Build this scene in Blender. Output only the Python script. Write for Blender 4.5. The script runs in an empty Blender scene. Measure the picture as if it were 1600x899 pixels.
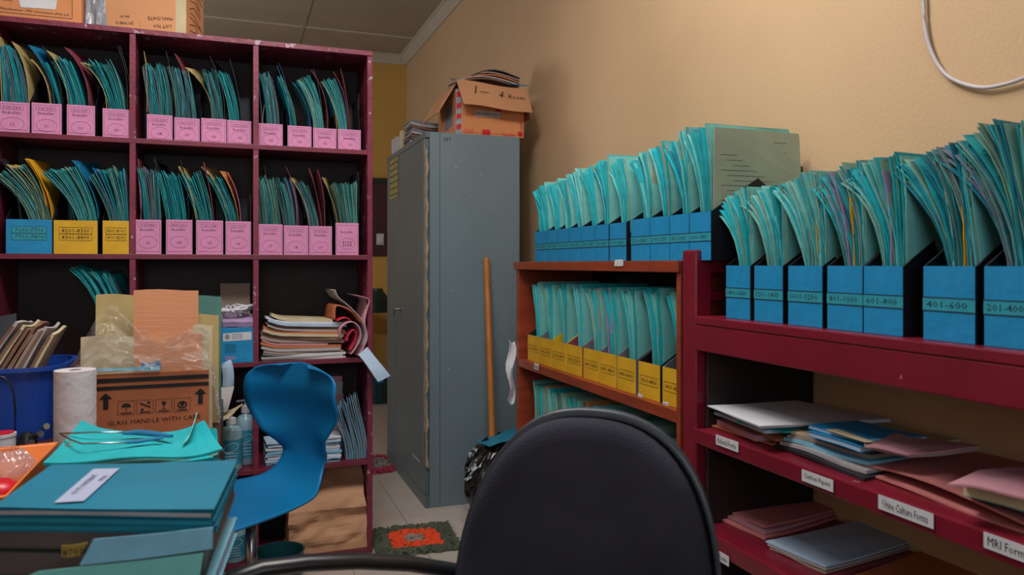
import bpy, math, random
from mathutils import Vector, Matrix
C = bpy.context.scene.collection
R = math.radians
PI = math.pi
YAW = 20.2
CA, SA = math.cos(R(YAW)), math.sin(R(YAW))
EYE = 1.25
# ---------------------------------------------------------------- camera
cd = bpy.data.cameras.new('camera')
cam = bpy.data.objects.new('camera', cd)
C.objects.link(cam)
cam.location = (0, 0, EYE)
cam.rotation_euler = (R(90), 0, R(-YAW))
cd.sensor_width = 36
cd.lens = 1180/1600*36
cd.shift_y = -36.5/1600
cd.clip_start = .05
cd.dof.use_dof = True
cd.dof.focus_distance = 2.9
cd.dof.aperture_fstop = 5.0
bpy.context.scene.camera = cam
# ---------------------------------------------------------------- light
w = bpy.data.worlds.new('world'); bpy.context.scene.world = w
w.use_nodes = True
w.node_tree.nodes['Background'].inputs[0].default_value = (.5, .6, .75, 1)
w.node_tree.nodes['Background'].inputs[1].default_value = .3
vs = bpy.context.scene.view_settings
vs.view_transform = 'Standard'; vs.look = 'None'; vs.gamma = 1; vs.exposure = 0.0
vs.use_curve_mapping = False
def area(name, loc, rot, sx, sy, e, col):
    d = bpy.data.lights.new(name, 'AREA'); d.shape = 'RECTANGLE'; d.size = sx; d.size_y = sy
    d.energy = e; d.color = col
    o = bpy.data.objects.new(name, d); o.location = loc; o.rotation_euler = rot; C.objects.link(o)
    return o
area('lamp_light', (0.15, 1.75, 3.16), (0, 0, 0), 1.7, .9, 50, (1, .96, .93))
area('unseen_fill_light', (-.2, -1.38, 1.75), (R(90), 0, R(0)), 1.5, 1.2, 20, (.8, .9, 1))  # unseen cool fill, added to lift the front faces from behind the camera
area('unseen_fill_light', (-2.3, 5.6, 1.9), (0, R(-90), 0), 1.0, 1.0, 30, (.95, .95, 1))  # unseen source behind the shelf, added to brighten far wall and ceiling
pl = bpy.data.lights.new('lamp_glow', 'POINT'); pl.energy = 34; pl.shadow_soft_size = .08; pl.color = (1, .96, .9)
po = bpy.data.objects.new('lamp_glow', pl); po.location = (.15, 1.75, 3.05); C.objects.link(po)
# ---------------------------------------------------------------- helpers
def ray(u, v):
    xc = (u-800)/1180.0
    return Vector((SA+CA*xc, CA-SA*xc, (413-v)/1180.0))
def W(u, v, X=None, Y=None, z=None, Z=None):
    d = ray(u, v)
    if X is not None: t = X/d.x
    elif Y is not None: t = Y/d.y
    elif z is not None: t = (z-EYE)/d.z
    else: t = Z
    return Vector((d.x*t, d.y*t, EYE+d.z*t))
def lin(h):
    h = h.lstrip('#'); r = []
    for i in (0, 2, 4):
        c = int(h[i:i+2], 16)/255
        r.append(c/12.92 if c <= .04045 else ((c+.055)/1.055)**2.4)
    return (*r, 1)
def mat(name, hx, rough=.6, var=.25, scale=6, metal=0, bump=0, bscale=40, wear=None, spec=.5, wlim=.66, stretch=None, coat=0):
    m = bpy.data.materials.new(name); m.use_nodes = True
    nt = m.node_tree; N = nt.nodes; L = nt.links
    b = N['Principled BSDF']
    b.inputs['Roughness'].default_value = rough
    b.inputs['Metallic'].default_value = metal
    b.inputs['Specular IOR Level'].default_value = spec
    b.inputs['Coat Weight'].default_value = coat
    tc = N.new('ShaderNodeTexCoord')
    mp = N.new('ShaderNodeMapping'); L.new(tc.outputs['Object'], mp.inputs[0])
    if stretch: mp.inputs['Scale'].default_value = stretch
    n = N.new('ShaderNodeTexNoise'); n.inputs['Scale'].default_value = scale; n.inputs['Detail'].default_value = 5
    L.new(mp.outputs[0], n.inputs[0])
    c = lin(hx)
    r = N.new('ShaderNodeValToRGB')
    r.color_ramp.elements[0].position = .3; r.color_ramp.elements[1].position = .7
    r.color_ramp.elements[0].color = (*[x*(1-var) for x in c[:3]], 1)
    r.color_ramp.elements[1].color = (*[min(1, x*(1+var)) for x in c[:3]], 1)
    L.new(n.outputs[0], r.inputs[0])
    out = r.outputs[0]
    if wear:
        n2 = N.new('ShaderNodeTexNoise'); n2.inputs['Scale'].default_value = scale*3; n2.inputs['Detail'].default_value = 8
        L.new(mp.outputs[0], n2.inputs[0])
        r2 = N.new('ShaderNodeValToRGB'); r2.color_ramp.elements[0].position = wlim; r2.color_ramp.elements[1].position = wlim+.03
        L.new(n2.outputs[0], r2.inputs[0])
        mx = N.new('ShaderNodeMixRGB'); L.new(r2.outputs[0], mx.inputs[0]); L.new(out, mx.inputs[1]); mx.inputs[2].default_value = lin(wear)
        out = mx.outputs[0]
    L.new(out, b.inputs['Base Color'])
    if bump:
        n3 = N.new('ShaderNodeTexNoise'); n3.inputs['Scale'].default_value = bscale; n3.inputs['Detail'].default_value = 4
        L.new(mp.outputs[0], n3.inputs[0])
        bp = N.new('ShaderNodeBump'); bp.inputs['Strength'].default_value = bump; bp.inputs['Distance'].default_value = .01
        L.new(n3.outputs[0], bp.inputs['Height']); L.new(bp.outputs[0], b.inputs['Normal'])
    return m
_txt = {}
def glyphs(s):
    if s not in _txt:
        cu = bpy.data.curves.new('t', 'FONT'); cu.body = s; cu.resolution_u = 1; cu.align_x = 'CENTER'; cu.align_y = 'CENTER'
        o = bpy.data.objects.new('t', cu); me = o.to_mesh()
        v = [(a.co.x, a.co.y) for a in me.vertices]; f = [tuple(p.vertices) for p in me.polygons]
        o.to_mesh_clear(); bpy.data.objects.remove(o); bpy.data.curves.remove(cu)
        if v:
            cx = (max(a[0] for a in v)+min(a[0] for a in v))/2; cy = (max(a[1] for a in v)+min(a[1] for a in v))/2
            wd = max(a[0] for a in v)-min(a[0] for a in v); ht = max(a[1] for a in v)-min(a[1] for a in v)
            v = [(a[0]-cx, a[1]-cy) for a in v]
        else: wd = ht = 1
        _txt[s] = (v, f, wd, ht)
    return _txt[s]
class MB:
    def __init__(s): s.v = []; s.f = []; s.m = []
    def add(s, vs_, fs, m=0):
        o = len(s.v); s.v += [tuple(a) for a in vs_]
        for f in fs: s.f.append(tuple(i+o for i in f)); s.m.append(m)
        return s
    def hexa(s, c, m=0):     # 8 corners: bottom loop 0-3, top loop 4-7
        return s.add(c, [(3, 2, 1, 0), (4, 5, 6, 7), (0, 1, 5, 4), (1, 2, 6, 5), (2, 3, 7, 6), (3, 0, 4, 7)], m)
    def box(s, x0, x1, y0, y1, z0, z1, m=0):
        return s.hexa([(x0, y0, z0), (x1, y0, z0), (x1, y1, z0), (x0, y1, z0), (x0, y0, z1), (x1, y0, z1), (x1, y1, z1), (x0, y1, z1)], m)
    def prism(s, poly, axis, a, b, m=0):   # polygon in the plane normal to axis, extruded a..b
        n = len(poly); P = []
        for t in (a, b):
            for p, q in poly:
                P.append((t, p, q) if axis == 'x' else (p, t, q) if axis == 'y' else (p, q, t))
        fs = [tuple(range(n)), tuple(range(2*n-1, n-1, -1))] + [(i, n+i, n+(i+1) % n, (i+1) % n) for i in range(n)]
        return s.add(P, fs, m)
    def grid(s, fn, nu, nv, m=0, t=0.0):    # surface fn(u,v)->Vector ; closed slab if t
        P = [[Vector(fn(i/nu, j/nv)) for j in range(nv+1)] for i in range(nu+1)]
        def nrm(i, j):
            a = P[min(i+1, nu)][j]-P[max(i-1, 0)][j]; b = P[i][min(j+1, nv)]-P[i][max(j-1, 0)]
            n = a.cross(b); return n.normalized() if n.length > 1e-12 else Vector((0, 0, 1))
        k = nv+1
        top = [P[i][j] for i in range(nu+1) for j in range(nv+1)]
        fs = [(i*k+j, (i+1)*k+j, (i+1)*k+j+1, i*k+j+1) for i in range(nu) for j in range(nv)]
        if not t: return s.add(top, fs, m)
        bot = [P[i][j]-nrm(i, j)*t for i in range(nu+1) for j in range(nv+1)]
        o = len(top)
        fs += [tuple(x+o for x in reversed(f)) for f in fs]
        rim = [(i*k) for i in range(nu+1)] + [nu*k+j for j in range(1, nv+1)] + [i*k+nv for i in range(nu-1, -1, -1)] + [j for j in range(nv-1, 0, -1)]
        for a in range(len(rim)):
            b = rim[(a+1) % len(rim)]; a_ = rim[a]
            fs.append((a_, a_+o, b+o, b))
        return s.add(top+bot, fs, m)
    def tube(s, pts, r, n=8, m=0, flat=1.0, cap=True):
        pts = [Vector(p) for p in pts]; o = len(s.v); V = []; up = Vector((0, 0, 1))
        for i, p in enumerate(pts):
            d = (pts[min(i+1, len(pts)-1)]-pts[max(i-1, 0)]).normalized()
            a = d.cross(up)
            if a.length < .05: a = d.cross(Vector((1, 0, 0)))
            a.normalize(); b = a.cross(d)
            rr = r[i] if isinstance(r, (list, tuple)) else r
            V += [p+a*math.cos(q)*rr+b*math.sin(q)*rr*flat for q in [2*PI*k/n for k in range(n)]]
        fs = [(i*n+k, i*n+(k+1) % n, (i+1)*n+(k+1) % n, (i+1)*n+k) for i in range(len(pts)-1) for k in range(n)]
        if cap: fs += [tuple(range(n-1, -1, -1)), tuple((len(pts)-1)*n+k for k in range(n))]
        return s.add(V, fs, m)
    def lathe(s, prof, n=24, m=0, c=(0, 0)):   # prof (r,z)
        V = [(c[0]+r*math.cos(2*PI*k/n), c[1]+r*math.sin(2*PI*k/n), z) for r, z in prof for k in range(n)]
        fs = [(i*n+k, i*n+(k+1) % n, (i+1)*n+(k+1) % n, (i+1)*n+k) for i in range(len(prof)-1) for k in range(n)]
        fs += [tuple(range(n-1, -1, -1)), tuple((len(prof)-1)*n+k for k in range(n))]
        return s.add(V, fs, m)
    def text(s, st, org, ux, uz, h=None, wd=None, m=0):
        v, f, w0, h0 = glyphs(st); org = Vector(org); ux = Vector(ux).normalized(); uz = Vector(uz).normalized()
        sx = sy = (h/h0 if h else wd/w0)
        if h and wd: sx = wd/w0
        return s.add([org+ux*a*sx+uz*b*sy for a, b in v], f, m)
    def frame(s, org, ux, uz, w_, h_, t, m=0):  # rectangle outline, centred
        org = Vector(org); ux = Vector(ux).normalized(); uz = Vector(uz).normalized(); P = []
        for e in (0, -t):
            for a, b in ((-1, -1), (1, -1), (1, 1), (-1, 1)): P.append(org+ux*a*(w_/2+e)+uz*b*(h_/2+e))
        return s.add(P, [(i, (i+1) % 4, 4+(i+1) % 4, 4+i) for i in range(4)], m)
    def oval(s, org, ux, uz, rx, rz, t, m=0, n=28):
        org = Vector(org); ux = Vector(ux).normalized(); uz = Vector(uz).normalized(); P = []
        for e in (0, t):
            for k in range(n):
                q = 2*PI*k/n; P.append(org+ux*math.cos(q)*(rx-e)+uz*math.sin(q)*(rz-e))
        return s.add(P, [(i, (i+1) % n, n+(i+1) % n, n+i) for i in range(n)], m)
    def build(s, name, mats, parent=None, smooth=False, bevel=0, loc=None, rot=None, sub=0):
        me = bpy.data.meshes.new(name); me.from_pydata([tuple(a) for a in s.v], [], s.f)
        if not isinstance(mats, (list, tuple)): mats = [mats]
        for a in mats: me.materials.append(a)
        me.polygons.foreach_set('material_index', s.m)
        if smooth: me.polygons.foreach_set('use_smooth', [True]*len(s.f))
        me.update()
        o = bpy.data.objects.new(name, me); C.objects.link(o)
        if parent: o.parent = parent
        if loc is not None: o.location = loc
        if rot is not None: o.rotation_euler = rot
        if bevel:
            b = o.modifiers.new('bevel', 'BEVEL'); b.width = bevel; b.segments = 2; b.limit_method = 'ANGLE'
        if sub:
            b = o.modifiers.new('sub', 'SUBSURF'); b.levels = sub; b.render_levels = sub
        return o
def tag(o, label, cat, group=None):
    o['label'] = label; o['category'] = cat
    if group: o['group'] = group
    return o
def thing(name, label, cat, loc=(0, 0, 0), rz=0, group=None):
    o = bpy.data.objects.new(name, None); C.objects.link(o); o.empty_display_size = .05
    o.location = loc; o.rotation_euler = (0, 0, rz)
    return tag(o, label, cat, group)
def struct(o): o['kind'] = 'structure'; return o
def bx(name, m, a, parent=None, bevel=.0015):
    return MB().box(*a).build(name, m, parent, bevel=bevel)
XX, ZZ, YY = (1, 0, 0), (0, 0, 1), (0, 1, 0)
# ---------------------------------------------------------------- materials
M = {}
M['wall'] = mat('wall_paint', 'c6a681', .75, .06, 1.3, bump=.12, bscale=90, wear='bf9a62', wlim=.72)
M['wallb'] = mat('far_wall_yellow', 'c8a052', .75, .06, 1.3, bump=.12, bscale=90)  # far wall in a yellower tone than the other walls
M['ceil'] = mat('ceiling_board', 'a09a8c', .9, .06, 3)
M['strip'] = mat('ceiling_strip', 'c4beb0', .8, .05, 8)
M['cove'] = mat('cove_plaster', 'b9b2a4', .8, .05, 8)
M['tile'] = mat('floor_tile_glaze', 'b9aea6', .35, .06, 5, spec=.4)
M['grout'] = mat('tile_grout', '554e4a', .9, .1)
M['maroon'] = mat('maroon_paint', '6b2036', .42, .22, 5, bump=.15, bscale=60)
M['maroon2'] = mat('maroon_paint_worn', '74243c', .42, .25, 9, bump=.2, bscale=60, wear='a98a9c', wlim=.62)
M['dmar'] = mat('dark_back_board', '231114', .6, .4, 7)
M['orange_wood'] = mat('varnished_red_wood', '8a3a22', .38, .25, 5, bump=.1, stretch=(1, 1, 4), wear='b0735a', wlim=.74)
M['red'] = mat('red_gloss_paint', '741528', .33, .15, 5, bump=.12, bscale=30)
M['redw'] = mat('red_gloss_paint_chipped', '741528', .33, .15, 6, wear='c7a3a6', wlim=.7)
M['pink'] = mat('pink_card', 'cf86b2', .7, .06, 20)
M['bcard'] = mat('blue_card', '0e86bd', .55, .1, 14, bump=.25, bscale=25)
M['ycard'] = mat('yellow_card', 'd3a51e', .6, .1, 14, bump=.1, bscale=25)
M['ybright'] = mat('yellow_side_card', 'dcb41a', .6, .1, 14)
M['navy'] = mat('navy_board', '10131f', .5, .2, 10)
M['dgreen'] = mat('dark_green_board', '0f2a20', .5, .2, 10)
M['greyside'] = mat('grey_board', '6d7178', .6, .2, 10)
M['brownside'] = mat('dark_brown_board', '2b201f', .5, .2, 10)
M['ink'] = mat('black_ink', '0d0d12', .6, 0)
M['inkb'] = mat('blue_black_ink', '0c2c3c', .6, 0)
M['strip_teal'] = mat('teal_label_paper', '2796ab', .55, .1, 20)
M['white'] = mat('white_paper', 'c9cbd2', .7, .05, 12)
T = [mat('teal_paper', '1ea2a8', .7, .15, 12), mat('bright_teal_paper', '14b0bd', .7, .12, 12), mat('deep_teal_paper', '117f92', .7, .15, 12),
     mat('aged_green_paper', '7fa898', .75, .15, 12), mat('pale_teal_paper', '6fc0bd', .75, .12, 12), mat('grey_green_paper', '4f7f78', .75, .15, 12), mat('grey_lilac_paper', '77839c', .75, .15, 12)]
M['tan'] = mat('buff_card', 'b5a06a', .7, .12, 10)
M['maro'] = mat('maroon_card', '8a3f4e', .65, .12, 10)
M['dk'] = mat('black_card', '23242c', .5, .2, 10)
M['blu'] = mat('blue_cover', '0f6f9a', .6, .1, 10)
M['org'] = mat('orange_card', 'c98a4a', .7, .12, 10)
M['yel'] = mat('yellow_sheet', 'e3a51a', .7, .1, 10)
M['pnk'] = mat('pink_sheet', 'cc7fb0', .7, .1, 10)
M['lil'] = mat('lilac_sheet', 'a58cb0', .7, .1, 10)
M['form'] = mat('pale_green_form_paper', 'a9b8a2', .75, .06, 10)

# ================================================================ room
WX, BY, CZ, LX, FY = 1.6, 7.37, 3.30, -2.4, -1.45
fl = struct(bx('floor', M['grout'], (LX-.1, WX+.1, FY-.1, BY+.1, -.1, -.004), bevel=0))
t0 = None
for i in range(-8, 3):
    for j in range(-9, 11):
        x0, y0 = .784+.33*i, 3.996+.33*j
        x1, y1 = min(x0+.33, WX), min(y0+.33, BY)
        if x0 >= WX: continue
        if x1-x0 > .32 and y1-y0 > .32:
            if t0 is None:
                t0 = MB().box(.0012, .3288, .0012, .3288, -.004, 0).build('floor_tile', M['tile'], fl, loc=(x0, y0, 0)); continue
            o = t0.copy(); C.objects.link(o); o.location = (x0, y0, 0)
        else:
            MB().box(.001, x1-x0-.001, .001, y1-y0-.001, -.004, 0).build('floor_tile', M['tile'], fl, loc=(x0, y0, 0))
struct(bx('wall_right', M['wall'], (WX, WX+.1, FY, BY, 0, CZ), bevel=0))
struct(bx('wall_back', M['wallb'], (LX, WX, BY, BY+.1, 0, CZ), bevel=0))
struct(bx('wall_left', M['wall'], (LX-.1, LX, FY, BY, 0, CZ), bevel=0))
struct(bx('wall_front', M['wall'], (LX, WX, FY-.1, FY, 0, CZ), bevel=0))
ce = struct(bx('ceiling', M['ceil'], (LX-.1, WX+.1, FY-.1, BY+.1, CZ+.012, CZ+.1), bevel=0))
xs = [-2.4, -1.84, -.64, .56, 1.6]; ys = [-1.45, .73, 1.93, 3.13, 4.33, 5.53, 6.73, 7.37]
for i in range(4):
    for j in range(7):
        MB().box(xs[i]+.003, xs[i+1]-.003, ys[j]+.003, ys[j+1]-.003, CZ, CZ+.012).build('ceiling_panel', M['ceil'], ce)
for y in ys[1:-1]:
    for i in range(4): bx('cover_strip', M['strip'], (xs[i]+.012, xs[i+1]-.012, y-.014, y+.014, CZ-.006, CZ), ce, 0)
for x in xs[1:-1]: bx('cover_strip', M['ceil'], (x-.012, x+.012, FY, BY, CZ-.006, CZ), ce, 0)
def cove(axis):
    pf = [(0, 0), (0, -.08), (-.014, -.08), (-.02, -.062), (-.062, -.02), (-.08, -.014), (-.08, 0)]
    if axis == 'r': return MB().prism([(WX+a, CZ+b) for a, b in pf], 'y', FY, BY)
    return MB().prism([(BY+a, CZ+b) for a, b in pf], 'x', LX, WX)
struct(cove('r').build('trim_1', M['cove'])); struct(cove('b').build('trim_2', M['cove']))
# made-up window around the fill light behind the camera, on the front wall
wf = MB()
for a in ((-1.4, .2, -1.45, -1.42, 1.1, 1.16), (-1.4, .2, -1.45, -1.42, 2.34, 2.4), (-1.4, -1.34, -1.45, -1.42, 1.16, 2.34), (.14, .2, -1.45, -1.42, 1.16, 2.34), (-.63, -.57, -1.45, -1.42, 1.16, 2.34)): wf.box(*a)
struct(wf.build('added_window_1', M['strip']))
wf = MB()
for a in ((-2.4, -2.36, 5.05, 6.15, 1.35, 1.4), (-2.4, -2.36, 5.05, 6.15, 2.4, 2.45), (-2.4, -2.36, 5.05, 5.1, 1.4, 2.4), (-2.4, -2.36, 6.1, 6.15, 1.4, 2.4)): wf.box(*a)
struct(wf.build('added_window_2', M['strip']))  # made-up window frame around the unseen rear light
em = bpy.data.materials.new('lamp_tube'); em.use_nodes = True
em.node_tree.nodes['Principled BSDF'].inputs['Emission Color'].default_value = (1, .95, .86, 1)
em.node_tree.nodes['Principled BSDF'].inputs['Emission Strength'].default_value = 3
cl = thing('ceiling_light', 'white twin tube light fixed on the ceiling above the room centre', 'light', (.15, 1.75, CZ-.006))
MB().box(-.62, .62, -.08, .08, -.05, 0).build('housing', M['strip'], cl)
for s in (-1, 1): MB().tube([(-.58, s*.04, -.07), (.58, s*.04, -.07)], .014).build('lamp_tube', em, cl)

# ================================================================ pigeonhole shelf on the left
SY, SD = 3.275, .31
ls = thing('pigeonhole_shelf', 'tall maroon painted wooden shelf with open square cells, full of file boxes', 'shelf', (-.6, SY, 0))
def lsb(name, m, x0, x1, y0, y1, z0, z1, bev=.0015): return MB().box(x0+.6, x1+.6, y0-SY, y1-SY, z0, z1).build(name, m, ls, bevel=bev)
DX = [-1.30, -.835, -.372, .084, .551]
DZ = [-.057, .385, .828, 1.269, 1.722]      # undersides of boards
for i, x in enumerate(DX):
    t = .011
    lsb('side_panel' if i in (0, 4) else 'divider', M['maroon2'] if i > 1 else M['maroon'], x-t, x+t, SY, SY+SD, 0, 2.150)
for z in DZ: lsb('shelf_board', M['maroon'], -1.289, .540, SY-.002, SY+SD-.012, max(z, .004), max(z, .004)+.020)
lsb('top_board', M['maroon2'], -1.311, .562, SY-.004, SY+SD, 2.150, 2.171)
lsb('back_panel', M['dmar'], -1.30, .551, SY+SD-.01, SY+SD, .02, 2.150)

# ================================================================ file boxes
rnd = random.Random(7)
IMG = {}
def file_box(loc, rz, w, hf, d, hb, cover, side, label, cat, group, prints, cov_side=False, flat=.3, sidecol=None):
    """magazine file: low front, sloping sides, high back; local front faces -y, x runs 0..w"""
    t = thing('file_box', label, cat, loc, rz, group)
    b = MB(); k = .0025
    pf = [(0, 0), (0, hf), (d*(1-flat), hb), (d, hb), (d, 0)]
    b.prism(pf, 'x', 0, k); b.prism(pf, 'x', w-k, w)
    b.box(k, w-k, d-k, d, 0, hb); b.box(k, w-k, 0, d-k, 0, k); b.box(k, w-k, 0, k, k, hf)
    b.build('body', side, t)
    MB().box(.0012, w-.0012, -.0016, -.0001, .0005, hf+.0008).build('front_cover', cover, t)
    if prints: prints(w, hf).build('label', [M['ink'], M['strip_teal'], M['inkb']], t)
    return t
def pr_insulin(rng, num, off=0, scr=False):
    def f(w, h):
        m = MB(); y = -.0021
        m.frame((w/2, y, h*.51), XX, ZZ, w*.88, h*.86, .0009, 0)
        if rng:
            m.frame((w*.48+off, y, h-.021), XX, ZZ, w*.66, .0125, .0009, 0)
            m.text(rng, (w*.48+off, y, h-.021), XX, ZZ, h=.0058, wd=w*.5, m=0)
        m.text('Insulin', (w*.47+off, y, h-.0375), XX, ZZ, h=.0115, wd=w*.5, m=0)
        cz = max(.031, h-.088)
        m.oval((w*.5, y, cz), XX, ZZ, w*.34, .024, .0009, 0)
        if scr:
            m.text(num[0], (w*.5, y, cz+.006), XX, ZZ, h=.009, wd=w*.4, m=0); m.text(num[1], (w*.5, y, cz-.006), XX, ZZ, h=.009, wd=w*.4, m=0)
        else: m.text(num, (w*.5+off, y, cz-.002), XX, ZZ, h=.0115, m=0)
        return m
    return f
def pr_two(a, b, teal, cut=0):
    def f(w, h):
        m = MB(); y = -.0021
        if teal: m.add([(w*.13, y, h*.4), (w*.86, y, h*.4), (w*.86, y, h*.79), (w*.13, y, h*.79)], [(0, 1, 2, 3)], 1)
        for i, s in enumerate((a, b)):
            zc = h*(.70 if i == 0 else .5)
            m.frame((w*.5, y-.0003, zc), XX, ZZ, w*.74, h*.2, .0012, 0)
            m.text(s, (w*.5, y-.0003, zc), XX, ZZ, h=h*.11, wd=w*.62, m=0 if not teal else 2)
        return m
    return f
def pr_band(s):
    def f(w, h):
        m = MB(); y = -.0021; z0 = h*.40; z1 = h*.58
        m.add([(0, y, z0), (w, y, z0), (w, y, z1), (0, y, z1)], [(0, 1, 2, 3)], 1)
        for z in (z0, z1): m.add([(0, y-.0002, z-.0012), (w, y-.0002, z-.0012), (w, y-.0002, z+.0012), (0, y-.0002, z+.0012)], [(0, 1, 2, 3)], 2)
        m.text(s, (w*.47, y-.0003, (z0+z1)/2), XX, ZZ, h=h*.09, wd=w*.78, m=2)
        return m
    return f
def pr_one(s):
    def f(w, h):
        m = MB(); y = -.0021
        m.frame((w*.5, y, h*.50), XX, ZZ, w*.82, h*.26, .0012, 0)
        m.text(s, (w*.5, y, h*.50), XX, ZZ, h=h*.12, wd=w*.7, m=0)
        return m
    return f
NF = [0]
def folder(loc, rz, x, h, d, th, tw, mats, n=3, pitch=.0024, y0=.012, zs=.09, pw=1.3, name='paper_folder', label='', cat='folder', group=None, t=.0009, wob=.004, tear=0, pk=0):
    """a bent sheaf standing on its long edge: leans to local -x by angle th at the top, tw = how much less it leans at the back"""
    m = MB(); ph = rnd.random()*6
    for i in range(n):
        hh = h+rnd.uniform(-.007, .007); yy = y0+rnd.uniform(-.004, .004); tt = th*(1-.05*i)+rnd.uniform(-.02, .02)
        nz = 8; nd = 3
        def fn(a, b, hh=hh, yy=yy, tt=tt, i=i):
            px, pz = i*pitch, 0.0; K = 10; A = a*nz
            full = int(round(A))
            ang = tt*(1-tw*b)
            for q in range(full):
                s = (q+.5)/nz*hh
                g = 0 if s < zs else ((s-zs)/(hh-zs))**pw
                px -= math.sin(ang*g)*hh/nz; pz += math.cos(ang*g)*hh/nz
            px += wob*math.sin(ph+a*5+b*3)*a
            if tear and a > .9: pz += rnd.uniform(-tear, tear)
            return (px, yy+b*(d-yy-.008)+ (rnd.uniform(-.002, .002) if b == 0 else 0), pz + (pk*(1-b)*a))
        m.grid(fn, nz, nd, i % len(mats), t)
    v = Matrix.Rotation(rz, 3, 'Z') @ Vector((x, 0, .003))
    NF[0] += 1
    o = m.build(name, mats, None, smooth=False, loc=Vector(loc)+v, rot=(0, 0, rz))
    if rnd.random() < .0: pass
    tag(o, label, cat, group)
    return o
def pal(kind):
    base = {'teal': [0, 1, 0, 2, 1, 4], 'mix': [0, 1, 3, 2, 6, 5], 'aged': [3, 5, 4, 3, 0, 5], 'light': [4, 1, 4, 3, 1, 0]}[kind]
    a = [T[base[rnd.randrange(6)]] for _ in range(3)]
    return a
CN = {'tan': 'buff', 'maro': 'maroon', 'dk': 'black', 'blu': 'blue', 'org': 'orange', 'yel': 'yellow', 'pnk': 'pink', 'lil': 'lilac', 'form': 'pale green', 'teal': 'teal'}
def fill(loc, rz, w, d, hb, boxname, f0, f1, thL, thR, h, kind, n, specials=(), leaves=3, tw=.15, step=0, zs=.10, wob=.004, pw=1.3, pitch=None, tear=0):
    for i in range(n):
        f = (i+.5)/n
        x = w*(f0+(f1-f0)*f*.97)
        th = (thL+(thR-thL)*f)*(1 if rz else 1.15)+rnd.uniform(-.02, .02)
        folder(loc, rz, x, h+rnd.uniform(-.012, .012)-step*f, d, th, tw, pal(kind) if (i < n-1 or not rz) else [T[1], T[4], T[3], T[4]], leaves, pitch or max(.0016, w*(f1-f0)/n/(leaves+.2)),
               label='teal paper folder in the '+boxname, group='paper folders in the '+boxname, wob=wob, tear=tear, zs=zs, pw=pw)
    for k, sp in enumerate(specials):
        col, f, hh, th, tw2 = sp[:5]
        ex = sp[5] if len(sp) > 5 else ''
        folder(loc, rz, w*f, hh, d, th*(1.22 if tw2 > .55 and not rz else 1), tw2, [M[col]] if col in M else [T[1]], 1, .001, name='card_cover' if hh > .33 else 'folder_sheet',
               label='%s %s %sin the %s' % (CN[col], 'card cover' if hh > .33 else 'sheet', ex, boxname), cat='folder', t=.0014, zs=.10, wob=.006, pw=1.15)
ZR = [1.742, 1.289, .848, .405]
def lbox(row, u0, u1, yt, set_, cover, side, label, pr, fills, specials=(), hb=.25, d=.25):
    Yp = SY+set_; zb = ZR[row]
    x0 = W(u0, 300, Y=Yp).x; x1 = W(u1, 300, Y=Yp).x
    hf = W((u0+u1)/2, yt, Y=Yp).z-zb
    label, short = label
    t = file_box((x0, Yp, zb), 0, x1-x0, hf, d, hb, M[cover], M[side], label, 'file box', 'pink file boxes' if cover == 'pink' else 'blue and yellow file boxes', pr)
    f0, f1, a, b, h, kind, n = fills
    fill((x0, Yp, zb), 0, x1-x0, d, hb, short, f0, f1, R(a), R(b), h, kind, n, specials, leaves=3, zs=.075, pw=.75)
OR = ['first', 'second', 'third', 'last']
def P(num, row):
    o = {'12': 0, '11': 1, '10': 2, '09': 3, '08': 0, '07': 1, '06': 2, '05': 3, '04': 0, '03': 1, '02': 2, '01': 3, '13': 0, '14': 1, '15': 2, '16': 3, '17': 0, '18': 1, '19': 2}[num]
    c = 'left' if num in ('12', '11', '10', '09') else 'middle' if num in ('08', '07', '06', '05', '13', '14', '15', '16') else 'right'
    c = '%s %s cell' % (row, c)
    return ('pink file box marked Insulin %s, %s in the %s' % (num, OR[o], c), '%s pink box, %s' % (OR[o], c))
I = pr_insulin
tr, sr = 'top', 'second'
lbox(0, -8, 47, 160, .008, 'pink', 'navy', P('12', tr), I('525-554', '12'), (.15, .95, 4, 20, .315, 'mix', 9), [('tan', .18, .36, R(8), .6), ('tan', .95, .35, R(26), .7, 'at the right ')])
lbox(0, 49, 97, 162, .008, 'pink', 'navy', P('11', tr), I('525-547', '11'), (.85, .95, 24, 26, .28, 'teal', 1), [('tan', .6, .30, R(40), .8, 'bent over at the right '), ('blu', .7, .355, R(33), .9, 'leaning left '), ('dk', .93, .35, R(30), .3)])
lbox(0, 104, 149, 165, .012, 'pink', 'navy', P('10', tr), I('520-537', '10'), (.1, .62, 30, 24, .30, 'teal', 5), [('maro', .76, .36, R(35), .7), ('tan', .05, .34, R(36), .6)])
lbox(0, 160, 204, 171, .015, 'pink', 'navy', P('09', tr), I('3700-3750', '09', 0), (.2, .8, 32, 24, .30, 'teal', 6), [('tan', .12, .31, R(46), .95), ('dk', .88, .36, R(16), .1), ('dk', .97, .355, R(14), .1, 'at the far right ')])
lbox(0, 229, 270, 180, .04, 'pink', 'navy', P('08', tr), I('3602-3623', '08'), (.05, .98, 10, 12, .30, 'mix', 9), [('tan', .02, .36, R(9), .3), ('dk', .98, .36, R(14), .5)])
lbox(0, 272, 312.5, 185, .04, 'pink', 'navy', P('07', tr), I('3380-3397', '07'), (.02, .86, 14, 14, .30, 'mix', 8), [('maro', .72, .36, R(26), .7), ('lil', .3, .30, R(14), .1)])
lbox(0, 314, 354, 186, .04, 'pink', 'navy', P('06', tr), I('3235-3250', '06', 0), (.45, .88, 20, 14, .30, 'mix', 5), [('tan', .4, .33, R(44), .9), ('dk', .9, .36, R(20), .6)])
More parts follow.
